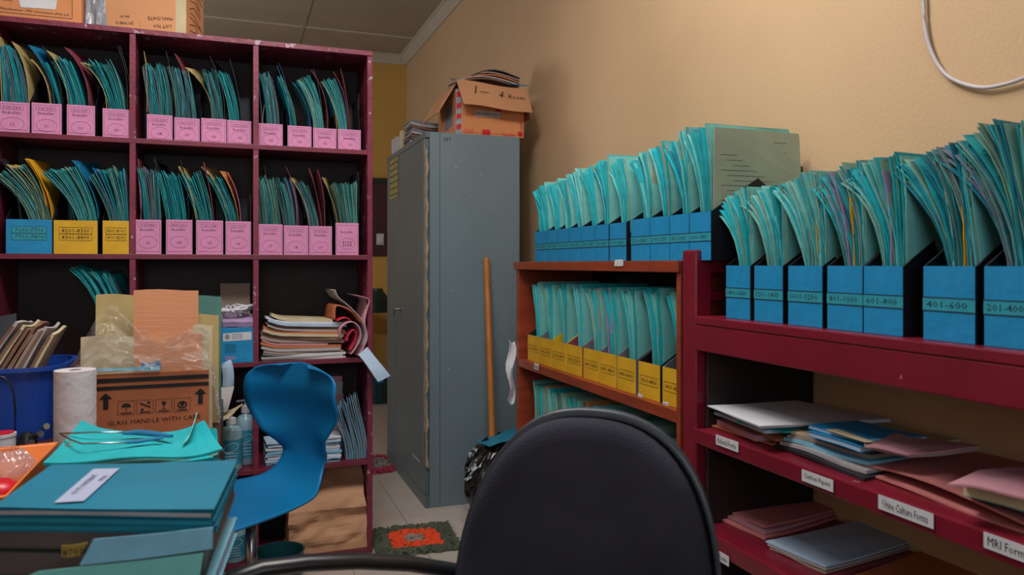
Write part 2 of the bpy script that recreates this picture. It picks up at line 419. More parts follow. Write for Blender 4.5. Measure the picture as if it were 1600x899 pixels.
lbox(0, 354.5, 393, 189, .04, 'pink', 'navy', P('05', tr), I('2933-2982', '05', .003), (.08, .5, 21, 19, .30, 'teal', 5), [('dk', .56, .36, R(21), .3)])
lbox(0, 404, 442, 194, .06, 'pink', 'navy', P('04', tr), I('2700-2720', '04', .0), (.3, .85, 12, 12, .31, 'mix', 6), [('blu', .12, .31, R(9), .1), ('dk', .12, .37, R(10), .3), ('org', .2, .18, R(3), .1)])
lbox(0, 449, 487, 197.5, .06, 'pink', 'navy', P('03', tr), I('2300-2599', '03'), (.12, .35, 24, 22, .31, 'teal', 2), [('dk', .12, .37, R(24), .3), ('blu', .1, .35, R(24), .2), ('blu', .95, .31, R(42), .8, 'bent over at the right ')])
lbox(0, 489, 526, 201, .06, 'pink', 'navy', P('02', tr), I('2309-3263', '02'), (.05, .5, 30, 20, .31, 'light', 6), [('yel', .02, .31, R(34), .1), ('maro', .62, .35, R(28), .7), ('dk', .45, .36, R(25), .4)])
lbox(0, 527.5, 564, 203, .06, 'pink', 'navy', P('01', tr), I('2100-2300', '01', .003), (.05, .42, 30, 22, .31, 'light', 5), [('org', .0, .32, R(38), .7), ('maro', .52, .36, R(20), .3), ('maro', .44, .35, R(26), .7, 'tilted '), ('dk', .95, .25, R(0), 0)])
# second row
Bx = lambda c, s, q: ('%s file box marked %s, %s in the second left cell' % (c, s, q), '%s %s box, second left cell' % (q, c))
lbox(1, 9, 82, 343.5, .006, 'bcard', 'navy', Bx('blue', '7601-7700 and 7701-7800', 'first'), pr_two('7601-7700', '7701-7800', True), (.5, .98, 52, 34, .34, 'aged', 7), [('yel', .8, .36, R(52), .3), ('yel', .9, .38, R(40), .5, 'in the middle '), ('yel', .96, .37, R(36), .2, 'at the right '), ('dk', .3, .36, R(34), .5), ('tan', .7, .36, R(55), .2)], hb=.26)
lbox(1, 83.5, 153, 345, .004, 'ycard', 'navy', Bx('yellow', '8201-8300 and 8301-8400', 'middle'), pr_two('8201-8300', '8301-8400', False), (.55, .98, 45, 22, .34, 'light', 8), [('blu', .45, .34, R(50), .8), ('dk', .38, .34, R(46), .5), ('blu', .98, .37, R(32), .6, 'at the right ')], hb=.26)
lbox(1, 160, 202, 345.5, .004, 'ycard', 'navy', Bx('yellow', '8001-8100 and 8101-8200', 'last'), pr_two('8001-8100', '8101-8200', False), (.3, 1.0, 32, 6, .33, 'mix', 9), [('blu', .28, .35, R(35), .3)], hb=.26)
lbox(1, 209.5, 252.5, 344, .006, 'pink', 'navy', P('13', sr), I('718-784', '13'), (.32, .98, 12, 4, .335, 'mix', 7), [('maro', .22, .38, R(2), .3), ('pnk', .2, .30, R(4), .1), ('dk', .9, .38, R(10), .5)])
lbox(1, 259, 301, 344, .006, 'pink', 'navy', P('14', sr), I('899-921', '14', 0), (.02, .8, 18, 16, .325, 'teal', 8), [('dk', .85, .38, R(16), .4), ('dk', .04, .38, R(20), .5, 'at the left ')])
lbox(1, 306, 349, 345, .008, 'pink', 'navy', P('15', sr), I('1166-1184', '15'), (.05, .62, 26, 19, .325, 'light', 6), [('tan', .02, .37, R(28), .7), ('tan', .0, .36, R(30), .2, 'at the left '), ('maro', .66, .37, R(20), .3)])
lbox(1, 352, 392.5, 346.5, .01, 'pink', 'navy', P('16', sr), I('1331-1350', '16'), (.08, .5, 32, 24, .325, 'teal', 5), [('tan', .05, .37, R(35), .6), ('org', .54, .36, R(33), .8), ('pnk', .58, .34, R(26), .2), ('dk', .95, .25, R(0), 0)])
lbox(1, 403.5, 442, 351, .008, 'pink', 'navy', P('17', sr), I('1303-1244', '17'), (.05, .98, 8, 14, .32, 'aged', 9), [('dk', .5, .37, R(14), .4)])
lbox(1, 443, 482, 353, .008, 'pink', 'navy', P('18', sr), I('1212-1242', '18'), (.02, .5, 18, 16, .31, 'mix', 6), [('maro', .62, .37, R(26), .5), ('lil', .55, .32, R(18), .1)])
lbox(1, 482.5, 519, 354, .008, 'pink', 'navy', P('19', sr), I('3017-3066', '19', .002), (.05, .45, 28, 20, .31, 'mix', 5), [('tan', .0, .34, R(32), .8), ('maro', .56, .37, R(22), .7), ('maro', .7, .36, R(14), .2, 'at the right ')])
lbox(1, 524, 560.5, 349, .008, 'pink', 'navy', ('pink file box with two handwritten numbers in its oval, second right cell', 'last pink box, second right cell'), I('', ('8156', '3695'), 0, True), (.25, .98, 18, 2, .31, 'aged', 7), [('tan', .1, .34, R(28), .8), ('dk', .98, .36, R(0), .2)])

# ================================================================ right-hand units
UX = 1.20
os_ = thing('wooden_filing_shelf', 'red-brown varnished wooden shelf unit with file boxes on it, beside the grey steel cupboard', 'shelf', (UX, 2.5, 0))
def ub(name, m, a, bev=.002): return MB().box(a[0]-UX, a[1]-UX, a[2]-2.5, a[3]-2.5, a[4], a[5]).build(name, m, os_, bevel=bev)
ub('side_panel', M['orange_wood'], (UX, 1.57, 3.175, 3.205, 0, 1.226))
ub('side_panel', M['orange_wood'], (UX, 1.57, 1.866, 1.886, 0, 1.226))
ub('top_board', M['orange_wood'], (UX-.008, 1.58, 1.866, 3.222, 1.226, 1.260))
ub('shelf_board', M['orange_wood'], (UX, 1.56, 1.887, 3.174, .790, .825))
ub('shelf_board', M['orange_wood'], (UX, 1.56, 1.887, 3.174, .355, .39))
ub('shelf_board', M['orange_wood'], (UX, 1.56, 1.887, 3.174, .06, .09))
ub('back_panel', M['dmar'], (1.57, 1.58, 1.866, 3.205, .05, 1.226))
# torn paper tape on the edges
def tape(u, v, wd, hh, X, txt='', par=None, name='tape_strip', tear=.004):
    p = W(u, v, X=X)
    m = MB(); m.grid(lambda a, b: (rnd.uniform(-.001, .001), wd/2-a*wd+rnd.uniform(-tear, tear)*(b in (0, 1)), -hh/2+b*hh+rnd.uniform(-tear, tear)*.4*(a in (0, 1))), 6, 3, 0)
    if txt: m.text(txt, (-.003, 0, 0), (0, -1, 0), ZZ, h=hh*.5, wd=wd*.8, m=1)
    off = Vector((UX, 2.5, 0))
    o = m.build(name, [M['white'], M['ink']], par, loc=p-off)
    return o
tape(967, 411, .06, .022, UX-.011, par=os_)
tape(838, 573, .055, .028, UX-.003, txt='3601-4200', par=os_, name='edge_label', tear=.001)
tape(1000, 618, .03, .01, UX-.003, par=os_); tape(1040, 631, .035, .01, UX-.003, par=os_)

def rbox(c, zb, u0, u1, hf, cover, side, label, short, pr, fills, specials=(), hb=.27, d=.31, grp='', **kw):
    y0 = W(u0, 400, X=c).y; y1 = W(u1, 400, X=c).y
    w_ = y0-y1
    file_box((c, y0, zb), R(-90), w_, hf, d, hb, M[cover], M[side], label, 'file box', grp, pr)
    f0, f1, a, b, h, kind, n = fills
    fill((c, y0, zb), R(-90), w_, d, hb, short, f0, f1, R(a), R(b), h, kind, n, specials, **kw)
far = [(836, 855.6, '3601-3800', (.12, .95, 42, 14, .33), [('teal', .1, .33, R(44), .3)]),
       (856, 872.2, '3401-3600', (.1, .95, 34, 12, .33), []),
       (872.5, 890.3, '3201-3400', (.1, .9, 30, 12, .335), [('pnk', .7, .34, R(18), .1)]),
       (890.6, 909, '3001-3200', (.1, .9, 30, 10, .35), []),
       (909.3, 930.6, '2801-3000', (.1, .95, 24, 12, .345), [('tan', .8, .35, R(10), .1)]),
       (930.9, 951.5, '2601-2800', (.1, .95, 26, 8, .36), []),
       (953, 979, '2401-2600', (.1, .9, 30, 6, .355), []),
       (986.5, 1016, '2201-2400', (.1, .95, 28, 8, .35), [('form', .9, .35, R(6), .2)]),
       (1016.3, 1046.7, '2001-2200', (.1, .9, 26, 8, .365), [('org', .75, .37, R(18), .1)]),
       (1047, 1077.6, '1801-2000', (.1, .95, 28, 4, .375), [('org', .6, .36, R(16), .1)]),
       (1078, 1111.5, '1601-1800', (.1, .85, 24, 6, .375), [('form', .97, .36, R(1), .0, 'with printed lines ')])]
O11 = ['farthest', 'second-farthest', 'third-farthest', 'fourth-farthest', 'fifth-farthest', 'middle', 'fifth-nearest', 'fourth-nearest', 'third-nearest', 'second-nearest', 'nearest']
O9 = O11[:4]+['middle']+O11[7:]
O7 = O11[:3]+['middle']+O11[8:]
for q, (u0, u1, s, (f0, f1, a, b, h), sp) in enumerate(far):
    rbox(1.222, 1.2605, u0, u1, .1285 if u0 < 980 else .134, 'bcard', 'navy', 'blue file box marked %s, %s on the red-brown shelf top' % (s, O11[q]), '%s blue box, red-brown shelf top' % O11[q], pr_band(s),
         (f0+.38 if q < 10 else .38, .98 if q < 10 else .84, a+26, b+6, h-.0, 'teal', 5), sp, grp='blue file boxes on the red-brown shelf top', zs=.09, wob=.008, leaves=4, pw=1.0)
yel = [(825, 843.6, '5601-5800'), (844, 862, '5401-5600'), (862.3, 884.7, '5201-5400'), (886, 910, '5001-5200'), (912, 936.8, '4801-5000'), (937.1, 964, '4601-4800'), (965, 994, '4401-4600'), (998, 1032, '4201-4400'), (1035.5, 1071, '4001-4200')]
for i, (u0, u1, s) in enumerate(yel):
    sd = ['dgreen', 'greyside', 'ybright', 'maro', 'greyside', 'greyside', 'greyside', 'navy', 'greyside'][i]
    sp = [[], [], [], [], [('tan', .85, .33, R(12), .1)], [('lil', .3, .32, R(20), .1), ('pnk', .5, .345, R(10), .1)], [], [], []][i]
    rbox(1.225, .8255, u0, u1, .112, 'ycard', sd, 'yellow file box marked %s, %s on the red-brown shelf' % (s, O9[i]), '%s yellow box, red-brown shelf' % O9[i], pr_one(s),
         (.5, .96, [22, 22, 22, 26, 34, 32, 30, 28, 28][i]+12, 6, .335, 'light', 5), sp, grp='yellow file boxes on the red-brown shelf', hb=.25, leaves=4, zs=.08)
for i in range(9):
    u = [830, 846, 864, 884, 906, 930, 957, 988, 1023, 1062]
    rbox(1.225, .3905, u[i], u[i+1]-.7, .115, 'bcard', 'navy', 'lower blue file box under the yellow ones, %s of its row' % O9[i], '%s lower blue box' % O9[i], None,
         (.1, .9, 22, 10, .33, 'light' if i % 2 else 'aged', 4), [('org', .4, .34, R(16), .1)] if i in (1, 4) else [], grp='lower blue file boxes', hb=.25, leaves=3)
# the near red unit
NY = 1.79
rt = thing('red_form_rack', 'dark red gloss painted rack with blue file boxes on top and form shelves below', 'shelf', (UX, 1.0, 0))
def rb(name, m, a, bev=.003): return MB().box(a[0]-UX, a[1]-UX, a[2]-1.0, a[3]-1.0, a[4], a[5]).build(name, m, rt, bevel=bev)
rb('post', M['red'], (UX, UX+.055, NY, NY+.066, 0, 1.290), .006)
rb('post', M['red'], (1.54, 1.595, NY, NY+.066, 0, 1.290), .006)
rb('post', M['red'], (UX, UX+.055, .12, .18, 0, 1.08)); rb('post', M['red'], (1.54, 1.595, .12, .18, 0, 1.08))
rb('rail', M['red'], (UX+.056, 1.539, NY+.015, NY+.045, 1.225, 1.262)); rb('rail', M['red'], (UX+.056, 1.539, NY+.015, NY+.045, 1.148, 1.175))
rb('top_board', M['redw'], (UX-.004, 1.597, .11, NY-.001, 1.084, 1.106))
rb('front_beam', M['redw'], (UX-.002, UX+.03, .11, NY-.001, 1.012, 1.0835))
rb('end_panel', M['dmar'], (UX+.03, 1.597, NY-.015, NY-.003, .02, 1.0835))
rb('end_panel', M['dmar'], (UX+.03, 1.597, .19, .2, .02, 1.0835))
rb('form_shelf', M['redw'], (UX, 1.595, .2, NY-.016, .768, .797))
rb('form_shelf', M['redw'], (UX, 1.595, .2, NY-.016, .500, .530))
rb('form_shelf', M['redw'], (UX, 1.595, .2, NY-.016, .20, .23))
rb('shelf_edge', M['red'], (UX-.008, UX-.0005, .12, NY-.001, .757, .798)); rb('shelf_edge', M['red'], (UX-.008, UX-.0005, .12, NY-.001, .487, .531))
def elabel(u, v, wd, hh, s):
    p = W(u, v, X=UX-.011)
    m = MB(); m.box(-.0008, 0, -wd/2, wd/2, -hh/2, hh/2); m.text(s, (-.0012, 0, 0), (0, -1, 0), ZZ, h=hh*.55, wd=wd*.82, m=1)
    m.build('shelf_label', [M['white'], M['ink']], rt, loc=p-Vector((UX, 1.0, 0)))
elabel(1136, 693, .094, .026, 'Referral Forms'); elabel(1277, 751, .094, .026, 'Carbon Papers')
elabel(1414, 799, .125, .028, 'Urine Culture Forms'); elabel(1575, 857, .085, .027, 'MRI Forms'); elabel(1122, 868, .094, .026, 'Culture Forms')
nb = [(1135, 1173, '1401-1600', (.12, .9, 34, 6, .325, 'light'), []),
      (1179, 1224, '1201-1400', (.1, .9, 40, 4, .33, 'light'), []),
      (1232, 1286, '1001-1200', (.1, .9, 36, 2, .345, 'light'), [('yel', .72, .33, R(16), .1), ('form', .8, .35, R(14), -.3, 'with printed lines ')]),
      (1293, 1349, '801-1000', (.2, .85, 32, 4, .345, 'mix'), [('org', .35, .35, R(34), .1), ('lil', .5, .35, R(26), .1), ('yel', .7, .28, R(14), .1)]),
      (1350, 1412, '601-800', (.1, .9, 32, 0, .35, 'light'), [('form', .9, .36, R(8), -.2), ('lil', .6, .34, R(14), .1)]),
      (1443, 1525, '401-600', (.1, .85, 36, 4, .36, 'mix'), [('yel', .7, .25, R(10), .1), ('form', .5, .35, R(24), .1)]),
      (1538, 1612, '201-400', (.1, .9, 36, 4, .38, 'mix'), [])]
for q, (u0, u1, s, (f0, f1, a, b, h, k), sp) in enumerate(nb):
    rbox(1.238, 1.1065, u0, u1, .139, 'bcard', 'navy', 'blue file box marked %s, %s on the dark red rack' % (s, O7[q]), '%s blue box, dark red rack' % O7[q], pr_band(s),
         (f0+.26, .98, a+28, b+8, h+.01, k, 7), sp, grp='blue file boxes on the dark red rack', zs=.09, wob=.010, leaves=4, hb=.28, pw=1.1, tear=.004)
# printed lines on the tall form in the nearest box
fo = [o for o in C.objects if o.name.startswith('card_cover') and o['label'] == 'pale green card cover with printed lines in the nearest blue box, red-brown shelf top'][0]
m = MB()
for i in range(15):
    z = .33-.014*i; m.add([(.004, .03+.02*(i % 3), z), (.004, .25-.03*(i % 2), z), (.004, .25-.03*(i % 2), z-.0012), (.004, .03+.02*(i % 3), z-.0012)], [(0, 1, 2, 3)])
m.text('PATIENT RECORD FORM', (.004, .12, .343), (0, 1, 0), ZZ, wd=.12, h=.006)
po_ = m.build('printed_lines', M['ink'], fo); po_['kind'] = 'stuff'
# ================================================================ more materials
M['steel'] = mat('grey_steel_paint', '6d8089', .42, .07, 2.5, bump=.12, bscale=150, wear='9aa3a5', wlim=.79, spec=.4)
M['steeld'] = mat('grey_steel_door_paint', '5b686c', .45, .08, 2.5, bump=.1, bscale=120, spec=.4)
M['chrome'] = mat('chrome', 'b8bbc0', .25, .05, 10, metal=1)
M['card'] = mat('corrugated_card', 'b5825c', .8, .1, 5, bump=.2, bscale=30)
M['cardo'] = mat('orange_corrugated_card', 'cf8f68', .8, .02, 5, bump=.12, bscale=8, stretch=(1, 1, 30))
M['cardb'] = mat('brown_box_card', 'a8623f', .75, .12, 5, bump=.2, bscale=20)
M['cardg'] = mat('grey_card', '9a897e', .8, .08, 5)
M['cardbox'] = mat('orange_box_card', 'c98352', .7, .08, 5, bump=.1)
M['redink'] = mat('red_ink', 'c01525', .5, .1)
M['bpl'] = mat('blue_plastic', '0a6fa6', .42, .05, 3, bump=.05, bscale=200, spec=.35)
M['dbpl'] = mat('dark_blue_plastic', '123f97', .4, .12, 4)
M['blk'] = mat('black_plastic', '14161a', .35, .1, 10)
M['blkf'] = mat('black_woven_fabric', '34343f', .9, .28, 6, bump=.5, bscale=350, spec=.2)
M['rim'] = mat('grey_plastic_rim', '3c424a', .38, .1, 10)
M['kraft'] = mat('brown_kraft_paper', 'bb8e6c', .8, .1, 4, bump=.25, bscale=12)
M['lbl'] = mat('pale_blue_paper', '78b7d2', .7, .12, 20)
M['lbl2'] = mat('light_blue_white_paper', 'a9c2dc', .7, .08, 20)
M['wood'] = mat('orange_broom_wood', 'b8722f', .5, .2, 6, bump=.1, stretch=(6, 6, .7))
M['desk'] = mat('dark_desk_laminate', '4b2b22', .4, .15, 5, stretch=(1, 6, 1))
M['opl'] = mat('orange_plastic', 'e07a38', .4, .08, 6, bump=.1)
M['redpl'] = mat('red_plastic', 'c8152a', .35, .1, 6)
M['tissue'] = mat('white_tissue', 'cdc9cf', .9, .05, 6, bump=.4, bscale=25)
M['teald'] = mat('teal_blue_cover', '0e7390', .5, .12, 4, bump=.05, spec=.45)
M['tealsh'] = mat('bright_teal_sheet', '12a9b4', .65, .12, 8, bump=.1)
M['greypl'] = mat('grey_brown_file_cover', '57504f', .35, .2, 4)
M['brnpap'] = mat('brown_old_paper', '7a5a4a', .8, .25, 10)
M['creampap'] = mat('cream_paper', 'c2b493', .75, .12, 8)
M['whpap2'] = mat('grey_white_paper', 'a8a4a6', .75, .12, 8)
M['pinkfile'] = mat('pink_folder_card', 'c27877', .65, .1, 4)
M['orfile'] = mat('orange_folder_card', 'b76a45', .65, .1, 4)
M['rpink'] = mat('rose_sheet', 'b98590', .7, .1, 6)
M['crim'] = mat('crimson_sheet', 'a81f3c', .7, .1, 6)
M['mat1'] = mat('olive_rag', '4e5444', .95, .35, 30, bump=.6)
M['mat2'] = mat('orange_rag', 'e2481f', .95, .15, 30, bump=.6)
M['mat3'] = mat('crimson_rag', 'a83350', .95, .2, 30, bump=.6)
M['matg'] = mat('grey_rag', '8a8076', .95, .2, 30, bump=.6)
M['cable'] = mat('white_cable', 'bdb6bc', .5, .05, 6)
M['lotion'] = mat('pale_blue_bottle', '8fb4c4', .3, .08, 6)
M['lotionb'] = mat('teal_bottle_label', '2f86a6', .45, .35, 30)
M['bucket'] = mat('dark_teal_plastic', '0f3f47', .35, .15, 5)
M['bag'] = mat('black_bin_liner', '0b0d10', .22, .3, 10, bump=.9, bscale=14, spec=.7)
M['trans'] = bpy.data.materials.new('clear_plastic_film'); M['trans'].use_nodes = True
def film(m, alpha, col, rough):
    nt = m.node_tree; b = nt.nodes['Principled BSDF']
    b.inputs['Base Color'].default_value = lin(col); b.inputs['Roughness'].default_value = rough; b.inputs['Alpha'].default_value = alpha
    b.inputs['Specular IOR Level'].default_value = 1.0; b.inputs['Coat Weight'].default_value = .6; b.inputs['Coat Roughness'].default_value = .08
film(M['trans'], .17, 'cfcfd4', .15)
M['trans2'] = bpy.data.materials.new('frosted_clear_plastic'); M['trans2'].use_nodes = True; film(M['trans2'], .5, 'b7a9ad', .2)
M['smoke'] = bpy.data.materials.new('smoky_clear_plastic'); M['smoke'].use_nodes = True; film(M['smoke'], .45, '5b6a6a', .2)
M['pwrap'] = mat('grey_plastic_wrap', '8d949e', .25, .12, 10, bump=.5, bscale=20)
rn = random.Random(11)
import mathutils.noise as mn
def one(mb, name, mats, label, cat, group=None, loc=None, **k):
    return tag(mb.build(name, mats, None, loc=loc, **k), label, cat, group)
def sheet(name, cs, m, t, label, cat='paper', group=None, fn=None, n=8, noise=.002, parent=None, extra=None):
    """thin slab through 4 world corners (bottom face), near-left, near-right, far-right, far-left"""
    c = [Vector(a) for a in cs]; o = sum(c, Vector())/4; c = [a-o for a in c]
    ph = rn.random()*9
    def f(a, b):
        p = c[0]*(1-a)*(1-b)+c[1]*a*(1-b)+c[2]*a*b+c[3]*(1-a)*b
        p = p+Vector((0, 0, t+noise*math.sin(7*a+ph)*math.cos(5*b+ph)))
        if fn: p = p+Vector(fn(a, b))
        return p
    mb = MB(); mb.grid(f, n, n, 0, t)
    if extra: extra(mb, f)
    ob = mb.build(name, m, parent, loc=o)
    if parent is None: tag(ob, label, cat, group)
    return ob
def quadz(z, *uv): return [W(u, v, z=z) for u, v in uv]
def book(name, cs, th, covm, pagem, label, group=None, cat='file', n=6, fn=None, noise=.001):
    """a file: page block with a cover above and below"""
    c = [Vector(a) for a in cs]; o = sum(c, Vector())/4
    t = thing(name, label, cat, o, 0, group)
    ph = rn.random()*9
    def mk(z0, tt, sc, nm, m):
        def f(a, b):
            A = .5+(a-.5)*sc; B = .5+(b-.5)*sc
            p = c[0]*(1-A)*(1-B)+c[1]*A*(1-B)+c[2]*A*B+c[3]*(1-A)*B-o
            p = p+Vector((0, 0, z0+tt+noise*math.sin(5*a+ph)))
            return p+Vector(fn(a, b)) if fn else p
        return MB().grid(f, n, n, 0, tt).build(nm, m, t)
    mk(0, .0012, 1, 'bottom_cover', covm); mk(.0014, th-.0028, .975, 'pages', pagem); mk(th-.0012, .0012, 1, 'top_cover', covm)
    return t

# ================================================================ things on top of the pigeonhole shelf
zt = 2.172
def carton(name, label, loc, rz, sx, sy, sz, m, extra=None, cat='box'):
    t = thing(name, label, cat, loc, rz)
    b = MB(); k = .004
    b.box(0, sx, 0, k, 0, sz); b.box(0, sx, sy-k, sy, 0, sz); b.box(0, k, k, sy-k, 0, sz); b.box(sx-k, sx, k, sy-k, 0, sz); b.box(k, sx-k, k, sy-k, 0, k)
    b.build('walls', m, t)
    MB().box(.001, sx-.001, .001, sy/2-.001, sz+.0002, sz+.004).build('top_flap', m, t); MB().box(.001, sx-.001, sy/2+.001, sy-.001, sz+.0002, sz+.004).build('top_flap', m, t)
    if extra: extra(t)
    return t
cx0 = W(291, 50, Y=3.315)
def ex(t):
    m = MB(); y = -.0015
    for i, (s, x, z, h) in enumerate([('LOT NO', .37-.062, .035, .013), ('MAN./DATE', .37-.07, .066, .013), ('20190813', .165, .043, .012), ('Qty 20', .165, .070, .012), (':', .225, .04, .012)]):
        m.text(s, (x, y, z), (-1, 0, 0), (0, 0, -1), h=h)
    m.build('printed_text', M['ink'], t)['kind'] = 'stuff'
    m = MB()
    for i in range(9):
        z = .02+i*.024; m.tube([(.4005, .04+.02*rn.random(), z+.03*rn.random()), (.4005, .10+.04*rn.random(), z+.02+.02*rn.random()), (.4005, .16+.06*rn.random(), z-.01+.02*rn.random())], .0014, 4)
    m.build('handwriting', M['ink'], t)
    MB().box(.36, .399, -.0008, -.0002, 0, .28).build('tape_strip', M['creampap'], t)
R_ = Matrix.Rotation(R(-13.6), 3, 'Z') @ Vector((-.40, 0, 0))
carton('cardboard_box', 'pale orange cardboard box with upside-down LOT NO print, on top of the pigeonhole shelf', (cx0.x+R_.x, cx0.y+R_.y, zt), R(-13.6), .40, .24, .29, M['cardo'] if 0 else mat('light_box_card', 'cf9468', .75, .07, 4), ex)
bx0 = W(-20, 20, Y=3.32).x; bx1 = W(128, 30, Y=3.32).x
def ex2(t):
    m = MB(); y = -.0015; w_ = bx1-bx0
    m.frame((w_*.5, y, .06), XX, ZZ, w_*.8, .075, .0015)
    m.text('Manufacturer : MIV Lifesciences (Pvt) Ltd', (w_*.5, y, .036), XX, ZZ, wd=w_*.72); m.text('Pack size', (w_*.2, y, .07), XX, ZZ, h=.008)
    m.build('printed_label', M['ink'], t)
    MB().add([(w_*.35, -.002, .048), (w_*.72, -.002, .052), (w_*.75, -.002, .12), (w_*.3, -.002, .11)], [(0, 1, 2, 3)]).build('white_sticker', M['white'], t)
carton('cardboard_box', 'brown cardboard box with a printed maker label at the left end of the shelf top', (bx0, 3.315, zt), 0, bx1-bx0, .24, .25, M['cardbox'], ex2)
wp = W(149, 30, Y=3.40)
m = MB(); pr = []
for k in range(9): pr.append((.052*(1-.3*(k/8)**2)*(1 if k else .9), k*.024))
def wrapf(a, b):
    q = 2*PI*a; r = (.05-.012*b)*(1+.16*math.sin(9*q+b*5)+.06*math.sin(17*q)); return (r*math.cos(q), r*.8*math.sin(q), b*.2+.0005)
m.grid(wrapf, 36, 8); one(m, 'plastic_bundle', M['pwrap'], 'grey plastic wrapped bundle wedged between two cardboard boxes', 'bundle', loc=(wp.x, 3.40, zt))

# ================================================================ third row of the shelf
zb = ZR[2]
# dark files and teal papers behind the open box
x0 = W(150, 480, Y=3.33).x
for i in range(6):
    folder((x0, 3.30, zb), 0, .015+.016*i, .42-.012*i, .22, R(58-5*i), .25, [T[i % 3], T[4], T[1]], 3, .0028, label='crumpled teal paper bundle leaning in the third left cell', cat='papers', group='teal bundles in the third left cell', zs=.2, wob=.012, pw=.8, name='paper_bundle', tear=.004)
folder((x0, 3.30, zb), 0, .118, .38, .24, R(28), .3, [M['smoke']], 1, label='clear plastic sleeve standing behind the teal bundles, third left cell', cat='sleeve', zs=.1, name='plastic_sleeve', pw=.8)
# grey board, green board, blue leaflet box in the middle cell
def stand(name, u0, u1, v0, v1, Y, zbot, m, label, cat='cardboard', lean=.04, t=.004, rz=0):
    a = W(u0, v0, Y=Y); b = W(u1, v0, Y=Y); wd = b.x-a.x; h = a.z-zbot
    mb = MB().grid(lambda p, q: (p*wd, lean*q+.002*math.sin(5*p), q*h), 4, 4, 0, t)
    return one(mb, name, m, label, cat, loc=(a.x, Y, zbot+.001))
stand('cardboard_sheet', 344, 391, 444, 540, 3.39, zb, M['cardg'], 'grey-brown cardboard sheet standing in the third middle cell')
stand('folder_board', 300, 343, 463, 540, 3.47, zb, T[5], 'dull green folder board standing behind the orange cardboard', 'folder')
a0 = W(346, 540, Y=3.27); a1 = W(395.5, 540, Y=3.27); wd = a1.x-a0.x
lb = thing('leaflet_box', 'small blue box with a white crest label at the front of the third middle cell', 'box', (a0.x, 3.272, zb+.0005))
MB().box(0, wd, 0, .09, 0, .142).build('carton', M['bcard'], lb, bevel=.001)
m = MB(); m.add([(.006, -.001, .088), (wd-.006, -.001, .092), (wd-.006, -.001, .125), (.006, -.001, .121)], [(0, 1, 2, 3)], 0)
m.oval((.022, -.0015, .106), XX, ZZ, .009, .011, .0018, 1, 16); m.oval((.022, -.0015, .106), XX, ZZ, .005, .006, .003, 1, 12)
for k in range(3): m.add([(.04, -.0015, .098+.008*k), (.08, -.0015, .099+.008*k), (.08, -.0015, .1005+.008*k), (.04, -.0015, .0995+.008*k)], [(0, 1, 2, 3)], 1)
m.build('crest_label', [M['white'], M['inkb']], lb)
m = MB()
for k in range(5): m.add([(.012, -.001, .045+.007*k), (.055, -.001, .045+.007*k), (.055, -.001, .0465+.007*k), (.012, -.001, .0465+.007*k)], [(0, 1, 2, 3)], 0)
for k in range(9): m.add([(.014+k*.0045, -.001, .012), (.0165+k*.0045, -.001, .012), (.0165+k*.0045, -.001, .028), (.014+k*.0045, -.001, .028)], [(0, 1, 2, 3)], 1)
m.build('printed_text', [M['inkb'], M['lil']], lb)['kind'] = 'stuff'
sheet('paper_pad', [(a0.x+.004, 3.275, .992), (a1.x, 3.275, .992), (a1.x, 3.36, 1.02), (a0.x+.004, 3.36, 1.02)], M['lil'], .022, 'lilac paper pad lying on the small blue leaflet box')
def strap(pts, wdt, m, label, name='lanyard', cat='strap', t=.0012, group=None):
    P = [Vector(p) for p in pts]; o = P[0]; mb = MB()
    def f(a, b):
        s = a*(len(P)-1); i = min(int(s), len(P)-2); q = s-i
        p0 = P[max(i-1, 0)]; p1 = P[i]; p2 = P[i+1]; p3 = P[min(i+2, len(P)-1)]
        c = .5*((2*p1)+(p2-p0)*q+(2*p0-5*p1+4*p2-p3)*q*q+(3*p1-p0-3*p2+p3)*q**3)
        d = (p2-p1).normalized(); sd = d.cross(Vector((0, 1, .15))).normalized()
        return c-o+sd*(b-.5)*wdt
    mb.grid(f, 6*(len(P)-1), 1, 0, t)
    return one(mb, name, m, label, cat, group, loc=o, smooth=True)
zt3 = 1.045
for k in range(7):
    cx = a0.x+.02+.012*k; r = .035+.01*rn.random(); ph = rn.random()*6
    strap([(cx+r*1.3*math.cos(ph+q*1.05), 3.33+r*math.sin(ph+q*1.05), zt3+.006+.004*k+.008*math.sin(q*2+k)) for q in range(7)], .012, M['white'], 'white lanyard coiled in the heap on the lilac pad', group='lanyards heaped on the lilac pad')
pp = lambda u, v, Y: W(u, v, Y=Y)
strap([pp(352, 484, 3.31), pp(342, 492, 3.26), pp(339, 530, 3.245), pp(341, 565, 3.245), pp(343, 600, 3.25), pp(341, 640, 3.25)], .012, M['white'], 'white lanyard hanging left of the blue leaflet box')
strap([pp(352, 566, 3.255), pp(355, 572, 3.25), pp(357, 590, 3.25), pp(356, 606, 3.255)], .043, M['lbl2'], 'broad pale paper strip hanging below the blue leaflet box', 'paper_strip', 'paper')
sheet('paper_sheet', [pp(331, 650, 3.2), pp(355, 645, 3.2), pp(366, 606, 3.24), pp(338, 606, 3.24)], M['whpap2'], .003, 'white sheet drooping above the pump bottles', fn=lambda a, b: (0, -.015*math.sin(b*3), 0))
sheet('paper_sheet', [pp(333, 655, 3.22), pp(354, 655, 3.16), pp(379, 632, 3.2), pp(343, 640, 3.27)], M['creampap'], .003, 'cream sheet curled over the pump bottle', fn=lambda a, b: (0, 0, -.012*math.sin(a*3.1)))
